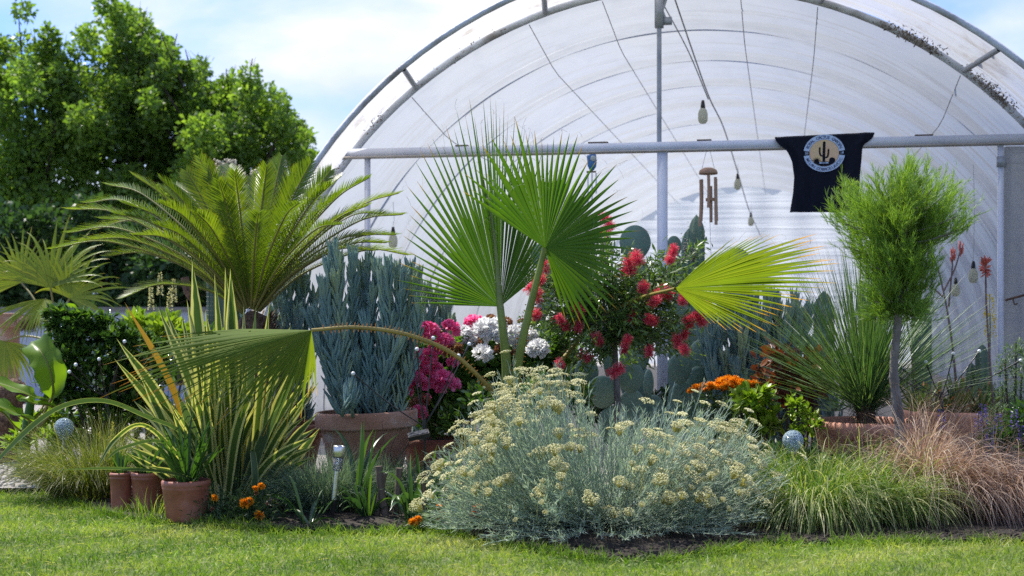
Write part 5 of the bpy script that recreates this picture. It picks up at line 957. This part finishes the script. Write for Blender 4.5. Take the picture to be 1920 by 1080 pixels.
opuntia('prickly pear pad peeking right behind the white post', gp(1262, 10.3) + [0, 0, .02], [(1264, 462, 10.3, 34, 40, .5, 0), (1266, 510, 10.35, 40, 70, .2, 0), (1264, 575, 10.35, 44, 76, -.3, 0), (1266, 640, 10.35, 46, 80, 0, 0), (1264, 715, 10.35, 50, 90, 0, 0)])
opuntia('prickly pear at the left end of the bottlebrush crown', gp(1020, 9.6) + [0, 0, .02], [(1012, 480, 9.6, 40, 46, .3, 0), (1030, 530, 9.65, 46, 70, 0, .1), (1025, 600, 9.65, 50, 80, .2, 0), (1030, 680, 9.65, 50, 90, 0, 0), (1030, 760, 9.65, 50, 90, 0, 0)])
def column(lab, px, pyt, Y, r, ribs=7, mat='opuntia', group='columnar cacti', tops=(), woolly=False, fuzz=True):
    b = gp(px, Y) + [0, 0, .02]; t = thing('columnar_cactus', lab, 'cactus', tuple(b), group)
    def col(px, pyt, r, z0=0, x0=None):
        top = at(px, pyt, Y)[2]; g = Geo(); n = ribs * 6; K = 40; th = np.arange(n) * 2 * np.pi / n; rr = r * (1 + .16 * np.cos(th * ribs)); z = np.linspace(z0, top, K); s = np.clip((top - z) / (r * 2.2), 0, 1) ** .5
        X = rr[None] * s[:, None]; x = (px - 960) / FPX * Y; V = np.stack([x + X * np.cos(th), Y + X * np.sin(th), np.broadcast_to(z[:, None], X.shape)], -1)
        i = np.arange(K - 1)[:, None] * n; j = np.arange(n)[None]; g.add(V, np.stack([(i + j).ravel(), (i + (j + 1) % n).ravel(), (i + n + (j + 1) % n).ravel(), (i + n + j).ravel()], 1)); o = g.build('stem', M[mat], t)
        g = Geo(); P = []
        for k in range(ribs):
            for zz in np.arange(z0 + .05, top - r * .6, .035): P.append([x + r * 1.16 * math.cos(k * 2 * np.pi / ribs), Y + r * 1.16 * math.sin(k * 2 * np.pi / ribs), zz])
        inst(g, ICO1, A(P), .004); g.build('spine_tufts', M['areole'], o)
        if woolly: g = Geo(); inst(g, ICO1, A([x, Y, top - .03]) + rs.randn(40, 3) * [r * .7, r * .7, .015], rs.uniform(.008, .016, 40)); g.build('woolly_top', M['areole'], o)
    col(px, pyt, r)
    for q in tops: col(q[0], q[1], q[2] if len(q) > 2 else r, z0=.3)
column('green columnar cactus inside the greenhouse right of the white post', 1291, 428, 10.6, .05, 7); column('taller flat columnar cactus behind it, under the bamboo chime', 1306, 402, 10.9, .055, 6)
column('tall woolly topped cactus cluster behind the sago palm', 418, 300, 10.8, .045, 6, 'darkcactus', tops=[(402, 318, .035), (432, 298, .035), (440, 325, .035), (396, 345, .03), (424, 318, .035)], woolly=True)
column('thin woolly topped cactus right of the cluster behind the sago palm', 482, 318, 10.8, .035, 6, 'darkcactus', woolly=True)
opuntia('blue prickly pear pad glimpsed between two sago fronds', gp(474, 10.5), [(473, 372, 10.5, 20, 54, .6, -.3), (470, 430, 10.5, 40, 70, 0, 0), (472, 500, 10.5, 44, 80, 0, 0), (472, 575, 10.5, 50, 90, 0, 0), (472, 650, 10.5, 50, 90, 0, 0), (472, 730, 10.5, 50, 100, 0, 0)])
column('dark green cactus column behind the feathery tree trunk', 1728, 560, 8.9, .055, 6, 'darkcactus')
column('dark cactus column beside the yellow flower spike', 1842, 645, 9.0, .04, 6, 'darkcactus')
column('short dark cactus left of the yellow flower spike', 1822, 680, 9.1, .035, 6, 'darkcactus')
column('dark green cactus column behind the tall tree grass', 1545, 545, 9.3, .06, 6, 'darkcactus')
def ballcactus(lab, px, py, Y, r):
    c = at(px, py, Y); t = thing('ball_cactus', lab, 'cactus', (c[0], c[1], .03)); TV, TF = ICO3; th = np.arctan2(TV[:, 1], TV[:, 0]); V = TV * (r * (1 + .06 * np.cos(th * 18)) * np.where(np.abs(TV[:, 2]) < .95, 1, .96))[:, None]; g = Geo(); g.add(V + c, TF); g.build('body', M['shag'], t)
    g = Geo(); d = sph(700); ribbons(g, c + d * r, d + rs.randn(700, 3) * .3, .02, .002, 0, 1); g.build('spines', M['terrier'], t)
    g = Geo(); tubes(g, A([[c[0], c[1], .03], [c[0], c[1], c[2] - r * .6]]), r * .7, 16); g.build('base', M['shag'], t)
ballcactus('brown ball cactus behind the banana leaves at the left edge', 22, 738, 8.9, .095)
ballcactus('second brown ball cactus lower at the left edge', 8, 790, 8.8, .08)
# ------------------------------------------------------------------ geraniums
def petalball(mat, n=90, r=.035):
    g = Geo(); d = sph(n); d[:, 2] = np.abs(d[:, 2]) * .9 - .15; P = d * r * .55; D = d + rs.randn(n, 3) * .45
    ribbons(g, P, D, r * .62, r * .52, -.1, 3, prof='leaf', fold=.25, twist=3, wig=.5); return g.mesh('flower', M[mat])
PB = {k: [petalball(k) for _ in range(3)] for k in ('pinkp', 'whitep')}; PB['deadp'] = [petalball('deadp', 60, .028)]
def roundleaves(g, P, L_, W_, n):
    D = sph(n) * [1, 1, .5] + [0, -.4, .3]; ribbons(g, P, D, L_, W_, .3, 4, prof=lambda t: np.sin(np.pi * (t * .92 + .04)) ** .5, fold=.18, twist=1.2)
def geranium(lab, base, cl, fl, Y, n=1200, mat='pinkp', s=1., name='geranium', lf='geraf', ll=.05):
    t = thing(name, lab, 'flower', tuple(base), 'geraniums'); g = Geo(); c = [(at(px, py, Y + .06 * rs.randn()), r * Y / FPX) for px, py, r in cl]; i = rs.randint(0, len(c), n); d = sph(n); rr = rs.rand(n) ** .35
    P = A([c[k][0] for k in i]) + d * (A([c[k][1] for k in i]) * rr)[:, None]; roundleaves(g, P, ll * rs.uniform(.6, 1.1, n), ll, n); g.build('foliage', M[lf], t)
    g = Geo()
    for px, py, dy, sc_, m_ in fl:
        e = at(px, py, Y + dy); m = e * .6 + A(base) * .4; tubes(g, cr([A(base) + [0, 0, .0], m + [0, 0, .02], e], 10), .003, 5)
    g.build('stems', M['geraf'], t)
    for q, (px, py, dy, sc_, m_) in enumerate(fl): put('flower', PB[m_][q % len(PB[m_])], t, at(px, py, Y + dy - .16), (rs.uniform(.1, 1.1), rs.uniform(-.5, .5), rs.rand() * .5), sc_ * s * 1.45)
P_ = 'pinkp'; W_ = 'whitep'; D_ = 'deadp'
fl = [(803, 622, -.1, 1.3, P_), (845, 617, 0, 1.15, P_), (835, 640, -.1, 1, P_), (775, 668, -.15, 1.2, P_), (763, 690, -.15, .8, P_), (790, 690, -.1, 1, P_), (805, 668, -.1, 1, P_), (790, 720, -.15, 1.1, P_), (783, 712, -.18, 1, P_), (802, 705, -.1, .9, P_), (757, 720, -.15, 1., P_), (760, 733, -.15, .9, P_), (755, 712, -.1, .6, P_), (832, 712, -.2, 1.2, P_), (845, 722, -.2, 1.1, P_), (828, 722, -.2, 1, P_), (787, 773, -.2, .9, P_), (848, 680, -.1, .7, P_), (838, 652, -.05, 1.1, P_), (790, 630, 0, .9, P_), (815, 650, -.05, .8, P_), (797, 748, -.1, .7, P_), (770, 645, -.05, .7, P_), (820, 690, -.1, .7, P_)]
fl += [(855, 655, -.12, 1.1, D_), (842, 665, -.1, .9, D_), (780, 758, -.15, 1, D_), (770, 705, -.12, .9, D_), (820, 625, .0, .8, D_), (795, 750, -.15, .9, D_)]
geranium('hot pink geranium with round flower heads beside the large pot', pGe, [(800, 680, 55), (830, 720, 55), (790, 740, 45), (850, 670, 40), (860, 750, 45), (820, 780, 40)], fl, 8.1, 1700)
bw = at(930, 700, 8.3) * [1, 1, 0] + [0, 0, .03]
fl = [(912, 618, -.1, 1.5, W_), (925, 630, -.12, 1.3, W_), (870, 628, -.05, 1.1, W_), (858, 633, 0, .9, D_), (880, 640, -.05, 1, W_), (905, 664, -.2, 1.2, W_), (965, 628, 0, 1.2, W_), (990, 630, 0, 1.2, W_), (1010, 655, -.25, 1.2, W_), (1002, 655, -.25, 1, W_), (890, 610, .05, 1.3, P_), (893, 625, .02, .9, P_), (930, 610, 0, 1, W_), (945, 640, 0, .9, W_), (1075, 550, -.1, 1, W_), (1040, 600, .1, 1.1, W_), (980, 605, .1, .8, D_), (950, 605, .05, .9, D_), (920, 598, .1, .8, D_), (895, 645, -.05, .8, D_), (935, 655, -.05, .7, D_), (960, 665, 0, .8, D_), (860, 645, 0, .9, W_), (975, 645, 0, 1, W_)]
geranium('white geranium with pale flower heads behind the palm stalks', bw, [(900, 670, 50), (880, 700, 45), (930, 690, 50), (980, 670, 50), (1010, 690, 45), (1040, 660, 40), (920, 730, 45), (980, 720, 45), (870, 740, 40)], fl, 8.3, 2300, W_)
# ------------------------------------------------------------------ marigolds
def marig_mesh(mat, r=.022, n=60):
    g = Geo(); th = rs.rand(n) * 6.28; el = rs.rand(n) ** .7 * 1.4; D = np.stack([np.cos(th) * np.sin(el), np.sin(th) * np.sin(el), np.cos(el) * .7], 1); ribbons(g, D * .004, D, r, r * .5, .3, 3, prof='leaf', fold=.3, twist=2.5); return g.mesh('flower', M[mat])
MG = {k: marig_mesh(k) for k in ('orangep', 'redp')}; MG['deadp'] = marig_mesh('deadp', .018, 40)
def marigold(lab, px, Y, fls, wide=.12, n=420, h=.1, mat='dkgreen'):
    b = gp(px, Y); t = thing('marigold', lab, 'flower', tuple(b), 'marigolds along the lawn edge'); g = Geo(); P = b + np.stack([rs.randn(n) * wide * .5, rs.randn(n) * .05, np.abs(rs.randn(n)) * h * .5], 1)
    ribbons(g, P, sph(n) + [0, 0, .5], .035, .005, .2, 3, prof='leaf', twist=2); g.build('foliage', M[mat], t); g = Geo()
    for x, y, s, m_ in fls: e = at(x, y, Y - .05); tubes(g, cr([b + [rs.randn() * .03, 0, 0], b * .5 + e * .5, e], 8), .0022, 5)
    g.build('stems', M['strap'], t)
    for x, y, s, m_ in fls: put('flower', MG[m_], t, at(x, y, Y - .05), (rs.uniform(.6, 1.3), rs.uniform(-.4, .4), rs.rand()), s)
O_ = 'orangep'
marigold('leafy marigold with the biggest orange blooms under the striped flax', 450, 6.45, [(459, 945, 1.2, O_), (468, 940, .9, O_), (485, 967, 1.1, O_), (490, 912, .8, O_), (402, 934, .8, O_), (480, 925, .7, D_), (478, 917, .7, O_), (397, 955, .6, D_), (500, 945, .5, D_)], .22, 1500, .13)
marigold('marigold with two bright orange blooms at the bare soil corner', 825, 6.3, [(830, 968, 1.0, O_), (824, 972, .9, O_), (823, 950, .6, O_)], .12, 500, .09, 'herb')
marigold('single tilted orange marigold next to the strappy leaves', 782, 6.25, [(775, 980, 1.0, O_), (784, 974, .8, O_)], .05, 90, .05)
marigold('red orange marigold against the left side of the silver bush', 895, 6.3, [(893, 955, 1., 'redp'), (888, 965, .9, 'redp'), (890, 978, .8, 'redp'), (899, 952, .8, O_)], .08, 300, .08)
# ------------------------------------------------------------------ orange mounds, lime plant, copper bush
def mound():
    b = at(1365, 0, 8.3) * [1, 1, 0] + [0, 0, .03]; t = thing('orange_flower_mound', 'dense row of orange marigold heads behind the silver bush', 'flower', tuple(b))
    ms = [marig_mesh('orangep', .03, 90)]
    for px, py, s in [(1305, 730, 1), (1318, 727, 1), (1332, 726, 1.1), (1345, 724, 1), (1352, 720, 1.3), (1365, 717, 1.4), (1378, 718, 1.4), (1390, 722, 1.2), (1362, 726, 1.2), (1402, 722, 1), (1415, 722, 1), (1428, 724, .9), (1440, 722, 1.1), (1450, 726, 1), (1338, 730, 1), (1376, 728, 1.3), (1296, 734, .8), (1325, 733, 1), (1408, 728, 1), (1350, 730, 1.2)]:
        put('flower', ms[0], t, at(px, py, 8.2 + rs.randn() * .05), (rs.uniform(0, .6), rs.uniform(-.3, .3), rs.rand() * 6), s * 1.05)
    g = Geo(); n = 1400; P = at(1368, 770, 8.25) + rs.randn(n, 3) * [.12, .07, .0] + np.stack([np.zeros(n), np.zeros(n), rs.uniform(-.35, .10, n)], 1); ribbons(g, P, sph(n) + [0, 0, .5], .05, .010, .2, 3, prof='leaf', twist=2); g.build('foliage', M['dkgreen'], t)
mound()
def leafy(lab, cl, Y, n, ll, lw, mat, base_px, name='leafy_shrub', cat='shrub', grp=None, twig='darkbark', whorl=0, fold=.25, dj=.1, up=.4, prof='leaf', shell=.5):
    b = at(base_px, 0, Y) * [1, 1, 0] + [0, 0, .02]; t = thing(name, lab, cat, tuple(b), grp); C_ = [(at(px, py, Y + rs.randn() * dj), r * Y / FPX) for px, py, r in cl]
    g = Geo(); 
    for c, r in C_: tubes(g, cr([b + rs.randn(3) * [.02, .02, 0], b * .4 + c * .6 + [0, 0, -.05], c, c + [0, 0, r * .7]], 12), np.linspace(.010, .003, 12)[None], 6)
    g.build('branches', M[twig], t); g = Geo()
    if whorl:
        m = n // whorl; i = rs.randint(0, len(C_), m); d = sph(m); P = A([C_[k][0] for k in i]) + d * (A([C_[k][1] for k in i]) * rs.rand(m) ** (1 - shell))[:, None]
        ax = nrm(d + [0, -.2, .7]); P = np.repeat(P, whorl, 0); ax = np.repeat(ax, whorl, 0); D = nrm(sph(len(P)) * .9 + ax * .6); ribbons(g, P, D, ll * rs.uniform(.6, 1.1, len(P)), lw, .25, 4, prof=prof, fold=fold, twist=.5)
    else: crown(g, [(c, r) for c, r in C_], n, ll, lw, S=4, prof=prof, up=up, droop=.3, shell=shell, fold=fold)
    g.build('foliage', M[mat], t); return t
leafy('bright lime green broad leaved plant in front of the copper bush', [(1405, 760, 26), (1420, 735, 22), (1435, 765, 26), (1400, 790, 24), (1440, 800, 24), (1385, 745, 14)], 7.6, 330, .085, .034, 'lime', 1420, 'broadleaf_plant', 'plant', whorl=5, grp='lime green plants')
leafy('smaller lime green plant just left of the wide clay bowl', [(1495, 760, 20), (1515, 775, 20), (1500, 800, 24), (1525, 800, 18)], 7.55, 360, .045, .02, 'lime', 1508, 'broadleaf_plant', 'plant', whorl=6, grp='lime green plants')
leafy('copper red leaved bush behind the lime green plant', [(1440, 680, 24), (1465, 665, 26), (1490, 690, 28), (1520, 680, 24), (1480, 725, 32), (1520, 725, 30), (1450, 720, 26), (1540, 700, 20), (1500, 760, 26), (1425, 690, 12)], 8.2, 560, .065, .040, 'copper', 1490, 'copper_bush', 'bush', fold=.2)
leafy('glossy dark green shrub at left behind the glass globe', [(110, 600, 24), (150, 610, 34), (190, 620, 34), (225, 640, 32), (130, 660, 42), (180, 680, 46), (225, 700, 40), (120, 720, 42), (170, 750, 46), (225, 760, 40), (140, 800, 34), (200, 810, 34), (250, 680, 30), (260, 740, 34)], 8.3, 8200, .062, .024, 'glossy', 180, 'glossy_shrub', 'shrub', whorl=7, shell=.45)
leafy('pale leaved shrub under the banana leaves', [(60, 800, 26), (90, 830, 26), (100, 790, 22), (130, 830, 22), (30, 830, 20)], 8.1, 900, .06, .02, 'lime', 90, 'pale_shrub', 'shrub', whorl=7)
leafy('dark green shrub filling the gap between shrub and striped flax', [(270, 640, 30), (300, 670, 30), (280, 720, 34), (250, 800, 34), (300, 780, 34)], 8.7, 1800, .06, .024, 'glossy', 280, 'dark_shrub', 'shrub', whorl=7)
leafy('low green foliage between geraniums and silver bush', [(900, 760, 34), (960, 760, 34), (1020, 740, 36), (850, 790, 26), (1080, 740, 30)], 7.7, 1800, .05, .02, 'glossy', 960, 'low_shrub', 'shrub')
leafy('grey green rosemary bush at the far right', [(1885, 690, 24), (1905, 660, 26), (1915, 720, 30), (1880, 740, 26), (1935, 690, 30), (1870, 780, 24)], 7.7, 2600, .04, .004, 'herb', 1900, 'rosemary_bush', 'shrub', whorl=8, fold=0, prof='blade')
leafy('green leafy base of the purple flowers at right', [(1860, 830, 30), (1900, 820, 34), (1840, 870, 30), (1890, 880, 34), (1920, 780, 26), (1925, 850, 30)], 7.2, 2300, .045, .012, 'strap', 1885, 'leafy_plant', 'plant')
leafy('dark leaves low behind the light sedge', [(1470, 870, 26), (1520, 880, 26), (1570, 890, 26)], 7.2, 1500, .06, .018, 'strap', 1520, 'leafy_plant', 'plant')
# purple spikes
def spikes(lab, Y, pts, mat, name, base_px, hgt=.10, r=.014, n=60, stem='strap', dz=.25, cat='flower'):
    b = at(base_px, 0, Y) * [1, 1, 0] + [0, 0, .02]; t = thing(name, lab, cat, tuple(b)); g = Geo()
    for px, py in pts: e = at(px, py, Y); tubes(g, cr([A([b[0] * .3 + e[0] * .7, Y, .02]), e - [0, 0, hgt * .5], e + [0, 0, hgt * .5]], 10), .0022, 5)
    g.build('stems', M[stem], t)
    for px, py in pts:
        e = at(px, py, Y); g = Geo(); z = rs.uniform(-.5, .5, n); th = rs.rand(n) * 6.28; rr = r * (1.05 - (z + .5) * .7); P = e + np.stack([np.cos(th) * rr, np.sin(th) * rr, z * hgt], 1)
        ribbons(g, P - [0, 0, .004], np.stack([np.cos(th), np.sin(th), .5 + 0 * z], 1), .014, .009, 0, 2, prof='leaf', twist=2); g.build('flower_spike', M[mat], t)
spikes('purple flower spikes standing among the brown grass at right', 7.1, [(1843, 775), (1902, 785), (1872, 795), (1855, 818), (1917, 830), (1853, 850), (1765, 785), (1835, 790), (1915, 815)], 'purple', 'purple_flowers', 1870)
spikes('yellow flower spike rising in front of the right white post', 8.9, [(1856, 575), (1857, 610)], 'yellowf', 'yellow_flower', 1860, .16, .03, 120, 'strap', cat='flower')
# pale foxtail spikes behind the flax
spikes('pale green foxtail flower spikes left behind the sago palm', 10.5, [(300, 532), (318, 560), (326, 545), (283, 560)], 'creamfl', 'foxtail_flowers', 305, .17, .015, 130)
# ------------------------------------------------------------------ aloes, agaves
def rosette(lab, c, n, L_, W_, mat, name='aloe', cat='succulent', el=(.3, 1.4), droop=.0, grp=None, yr=None):
    t = thing(name, lab, cat, tuple(c), grp); g = Geo(); th = np.arange(n) * 2.4 + rs.randn(n) * .1; e = np.linspace(el[1], el[0], n); D = np.stack([np.cos(th) * np.cos(e), np.sin(th) * np.cos(e), np.sin(e)], 1)
    ribbons(g, A(c) + D * [.02, .02, 0], D, L_ * rs.uniform(.8, 1.1, n), W_, droop, 8, prof='lance', fold=.55); g.build('leaves', M[mat], t); return t
ag = 'aloes in the red clay bowl'
rosette('aloe rosette at the left side of the aloe bowl', pAl + [-.15, -.1, 0], 22, .24, .05, 'aloe', grp=ag, el=(.2, 1.3)); rosette('middle aloe rosette of the bowl, below the red flower', pAl + [.0, -.08, 0], 24, .27, .05, 'aloe', grp=ag, el=(.3, 1.4)); rosette('aloe rosette at the right side of the aloe bowl', pAl + [.16, -.05, 0], 20, .24, .045, 'aloe', grp=ag, el=(.2, 1.3))
rosette('aloe with red edged leaves right of the feathery tree trunk', at(1720, 770, 8.1), 22, .2, .05, 'aloe', el=(.1, 1.2))
rosette('large blue agave behind the glossy shrub at left', at(215, 640, 11.5) * [1, 1, 0] + [0, 0, .25], 26, .62, .10, 'agave', 'agave', el=(.5, 1.4))
rosette('broad green agave left of the sago palm base', at(330, 640, 10.2) * [1, 1, 0] + [0, 0, .45], 22, .55, .085, 'strap', 'agave', el=(.15, 1.1), droop=.5)
rosette('small pale cactus like rosette beside the clay bowl', at(1565, 770, 8.2), 18, .12, .04, 'agave', 'agave', el=(.2, 1.3))
rosette('blue rosette plant low behind the silver bush at right', at(1565, 740, 8.8) * [1, 1, 0] + [0, 0, .1], 20, .3, .05, 'agave', 'agave', el=(.3, 1.4))
def aloeflower(lab, pts, Y, heads, rr=.008):
    b = at(*pts[0], Y); t = thing('aloe_flower', lab, 'flower', tuple(b), 'aloe flower stalks')
    g = Geo(); P = cr([at(x, y, Y) for x, y in pts], 24); tubes(g, P, np.linspace(rr, rr * .55, 24)[None], 7); st = g.build('stalk', M['terrstalk'], t)
    for br in heads:
        P = cr([at(x, y, Y) for x, y in br['p']], 14); g = Geo(); tubes(g, P, np.linspace(.006, .0035, 14)[None], 6); g.build('stalk', M['terrstalk'], t)
        e = P[-1]; n = br['n']; g = Geo(); th = rs.rand(n) * 6.28; z = rs.rand(n); rad = np.stack([np.cos(th), np.sin(th), np.zeros(n)], 1)
        D = rad * br['sp'] + A([0, 0, 1.]) * (z - .35)[:, None] * 2. + [0, 0, br['up']]
        fingers(g, e + A([0, 0, 1.])[None] * ((z - .8) * .09)[:, None] + rad * .006, D, np.full(n, .042) * rs.uniform(.7, 1.1, n), np.full(n, .0048), rs.rand(n), S=4, n=6, curve=0); g.build('flower', M['coral'], t)
M['terrstalk'] = solid('purple_brown_stalk', [(.10, .06, .06), (.19, .13, .12)], .7, 12)
aloeflower('red aloe flower head on a straight stalk by the right post', [(1862, 760), (1855, 660), (1849, 560), (1848, 500)], 8.4, [{'p': [(1849, 540), (1848, 510), (1848, 492)], 'n': 52, 'sp': 1., 'up': .1}])
aloeflower('forked aloe flower stalk with two small pink heads', [(1795, 740), (1785, 640), (1772, 560), (1758, 500)], 8.4, [{'p': [(1770, 545), (1790, 505), (1802, 465)], 'n': 12, 'sp': .25, 'up': 1.0}, {'p': [(1779, 575), (1784, 520), (1787, 480)], 'n': 14, 'sp': .3, 'up': 1.0}, {'p': [(1768, 556), (1755, 545), (1740, 535)], 'n': 1, 'sp': .1, 'up': 1}])
aloeflower('bare leaning aloe stalk right of the feathery tree trunk', [(1724, 760), (1712, 680), (1700, 600)], 8.2, [{'p': [(1700, 600), (1697, 560), (1692, 440)], 'n': 10, 'sp': .4, 'up': .6}])
aloeflower('pale aloe flower half hidden inside the feathery crown', [(1655, 760), (1652, 600), (1653, 460)], 8.4, [{'p': [(1653, 470), (1653, 450), (1653, 436)], 'n': 18, 'sp': .4, 'up': .6}])
# ------------------------------------------------------------------ banana, yellow fan palm at left
def banana():
    b = gp(40, 8.0) + [0, 0, .02]; t = thing('banana_plant', 'young banana plant with wide torn lime green leaves', 'plant', tuple(b)); g = Geo(); tubes(g, cr([b, at(52, 790, 8.0), at(60, 740, 8.0)], 8), np.linspace(.035, .02, 8)[None], 12); g.build('stem', M['geraf'], t)
    for k, (P, w_, nrmv) in enumerate([([(60, 790, 8), (96, 748, 7.95), (95, 700, 7.9), (78, 662, 7.9), (58, 640, 8.0)], .17, (0.2, -1, .4)), ([(70, 800, 8), (88, 755, 7.9), (60, 742, 7.8), (10, 722, 7.8), (-40, 712, 7.8)], .085, (0, -.5, 1)), ([(62, 800, 8), (60, 790, 7.8), (20, 770, 7.7), (-50, 745, 7.7)], .10, (0, -.4, 1)), ([(62, 810, 8), (100, 765, 7.9), (60, 755, 7.8), (30, 745, 7.8)], .07, (0, -.4, 1)), ([(60, 800, 8), (130, 660, 8.4), (135, 600, 8.5), (120, 570, 8.5)], .12, (.2, -1, .2)), ([(60, 820, 8), (30, 800, 7.8), (0, 770, 7.7), (-60, 760, 7.6)], .10, (0, -.5, 1))]):
        P = cr([at(*q) for q in P], 30); T = nrm(np.gradient(P, axis=0)); nv = A(nrmv, float); sd = nrm(np.cross(T, nv)); nn = np.cross(sd, T); tt = np.linspace(0, 1, 30); wv = np.clip((tt - .25) / .2, .04, 1) ** .7 * np.sqrt(np.clip(1 - ((tt - .5) / .5) ** 4, 0, 1)); cols = np.linspace(-1, 1, 9)
        hw = (w_ * wv * .5)[:, None, None]; u = cols[None, :, None]; V = P[:, None] + sd[:, None] * hw * u * (1 + .06 * np.sin(tt * 40 + k)[:, None, None]) + nn[:, None] * (np.abs(u) * hw * .35 + .012 * np.sin(tt * 24 + k)[:, None, None] * u * u * (w_ / .1))
        g = Geo(); g.add(V, strip_faces(29, 9, 1), np.stack(np.broadcast_arrays(np.linspace(0, 1, 9)[None], tt[:, None]), -1), .5); o = g.build('leaf', M['banana'], t)
        g = Geo(); tubes(g, P + nn * -.003, np.linspace(.008, .003, 30)[None], 6); g.build('midrib', M['rachis'], o)
banana()
def leftpalm():
    Y = 10.6; b = gp(100, Y) + [0, 0, .02]; t = thing('yellow_fan_palm', 'yellow green fan palm with drooping leaf tips at the left edge', 'palm', tuple(b)); top = at(105, 640, Y)
    g = Geo(); tubes(g, cr([b, b * .5 + top * .5, top], 8), .07, 14); ribbons(g, b + rs.randn(300, 3) * [.06, .06, 0] + np.stack([np.zeros(300), np.zeros(300), rs.rand(300) * .7], 1), sph(300) + [0, 0, 1], .1, .008, .5, 4); g.build('trunk', M['shag'], t)
    for c, ctl in [((95, 540), [(165, .5, -.3), (150, .55, -.2), (130, .45, 0), (110, .5, .2), (80, .5, .3), (60, .55, .2), (45, .5, 0), (20, .4, -.3)]), ((130, 560), [(150, .3, .3), (110, .3, 0), (75, .35, 0), (50, .38, -.1), (30, .42, -.2), (12, .42, -.3), (-5, .38, -.4), (-30, .3, -.5)]), ((40, 530), [(200, .5, 0), (175, .5, 0), (155, .5, 0), (130, .4, .1), (95, .4, .2), (60, .4, .1), (30, .4, -.1)]), ((10, 640), [(170, .3, 0), (200, .34, -.2), (235, .38, -.3), (270, .38, -.35), (300, .36, -.3), (330, .33, -.1), (350, .3, 0)]), ((85, 560), [(190, .4, -.6), (220, .4, -.8), (260, .3, -.8), (300, .3, -.8), (340, .35, -.7)])]:
        cc = at(*c, Y + rs.randn() * .15); o = fanleaf(t, cc, ctl, 26, 'chus', .45, .4, .75, S=10, jit=.1); g = Geo(); tubes(g, cr([top, top * .4 + cc * .6 + [0, 0, .04], cc], 14), .008, 6); g.build('stalk', M['rachis'], o)
leftpalm()
pot('tall terracotta jar standing in front of the pale blue wall', 4, 11.4, .16, .95, 'terra', .12, .8, .02)
g = Geo(); c = at(52, 605, 10.9); n = 700; inst(g, ICO2, [c], [[.10, .08, .06]], rnd=.2); ribbons(g, c + sph(n) * [.10, .08, .06], sph(n) + [0, 0, -.3], .04, .004, .5, 3); g.top('moss_ball', M['shag'], 'brown fibrous hanging plant ball by the left wall', 'hanging plant', tuple(c))
g = Geo(); p = at(355, 0, 9.6) * [1, 1, 0]; tubes(g, cr([p + [.1, 0, .03], at(372, 600, 9.6), at(352, 545, 9.6), at(346, 520, 9.6)], 20), np.linspace(.035, .028, 20)[None], 10); g.top('leaning_trunk', M['shag'], 'brown leaning bare trunk left of the sago palm', 'trunk', tuple(p))
# background shrubs that fill the lower gaps
leafy('green leafy plant between the agaves behind the striped flax', [(260, 610, 20), (310, 620, 26), (360, 640, 28), (240, 660, 24), (400, 650, 26)], 10, 1300, .09, .035, 'lime', 300, 'leafy_plant', 'plant')
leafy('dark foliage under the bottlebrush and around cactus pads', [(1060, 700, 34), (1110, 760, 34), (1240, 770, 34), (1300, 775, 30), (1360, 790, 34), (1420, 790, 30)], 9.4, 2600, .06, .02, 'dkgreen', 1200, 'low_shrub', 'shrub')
leafy('grey green herb growing right behind the aloe bowl', [(1880, 760, 26), (1850, 740, 22), (1820, 760, 24), (1910, 770, 26)], 8.9, 1500, .045, .006, 'herb', 1860, 'herb_plant', 'plant', whorl=6)
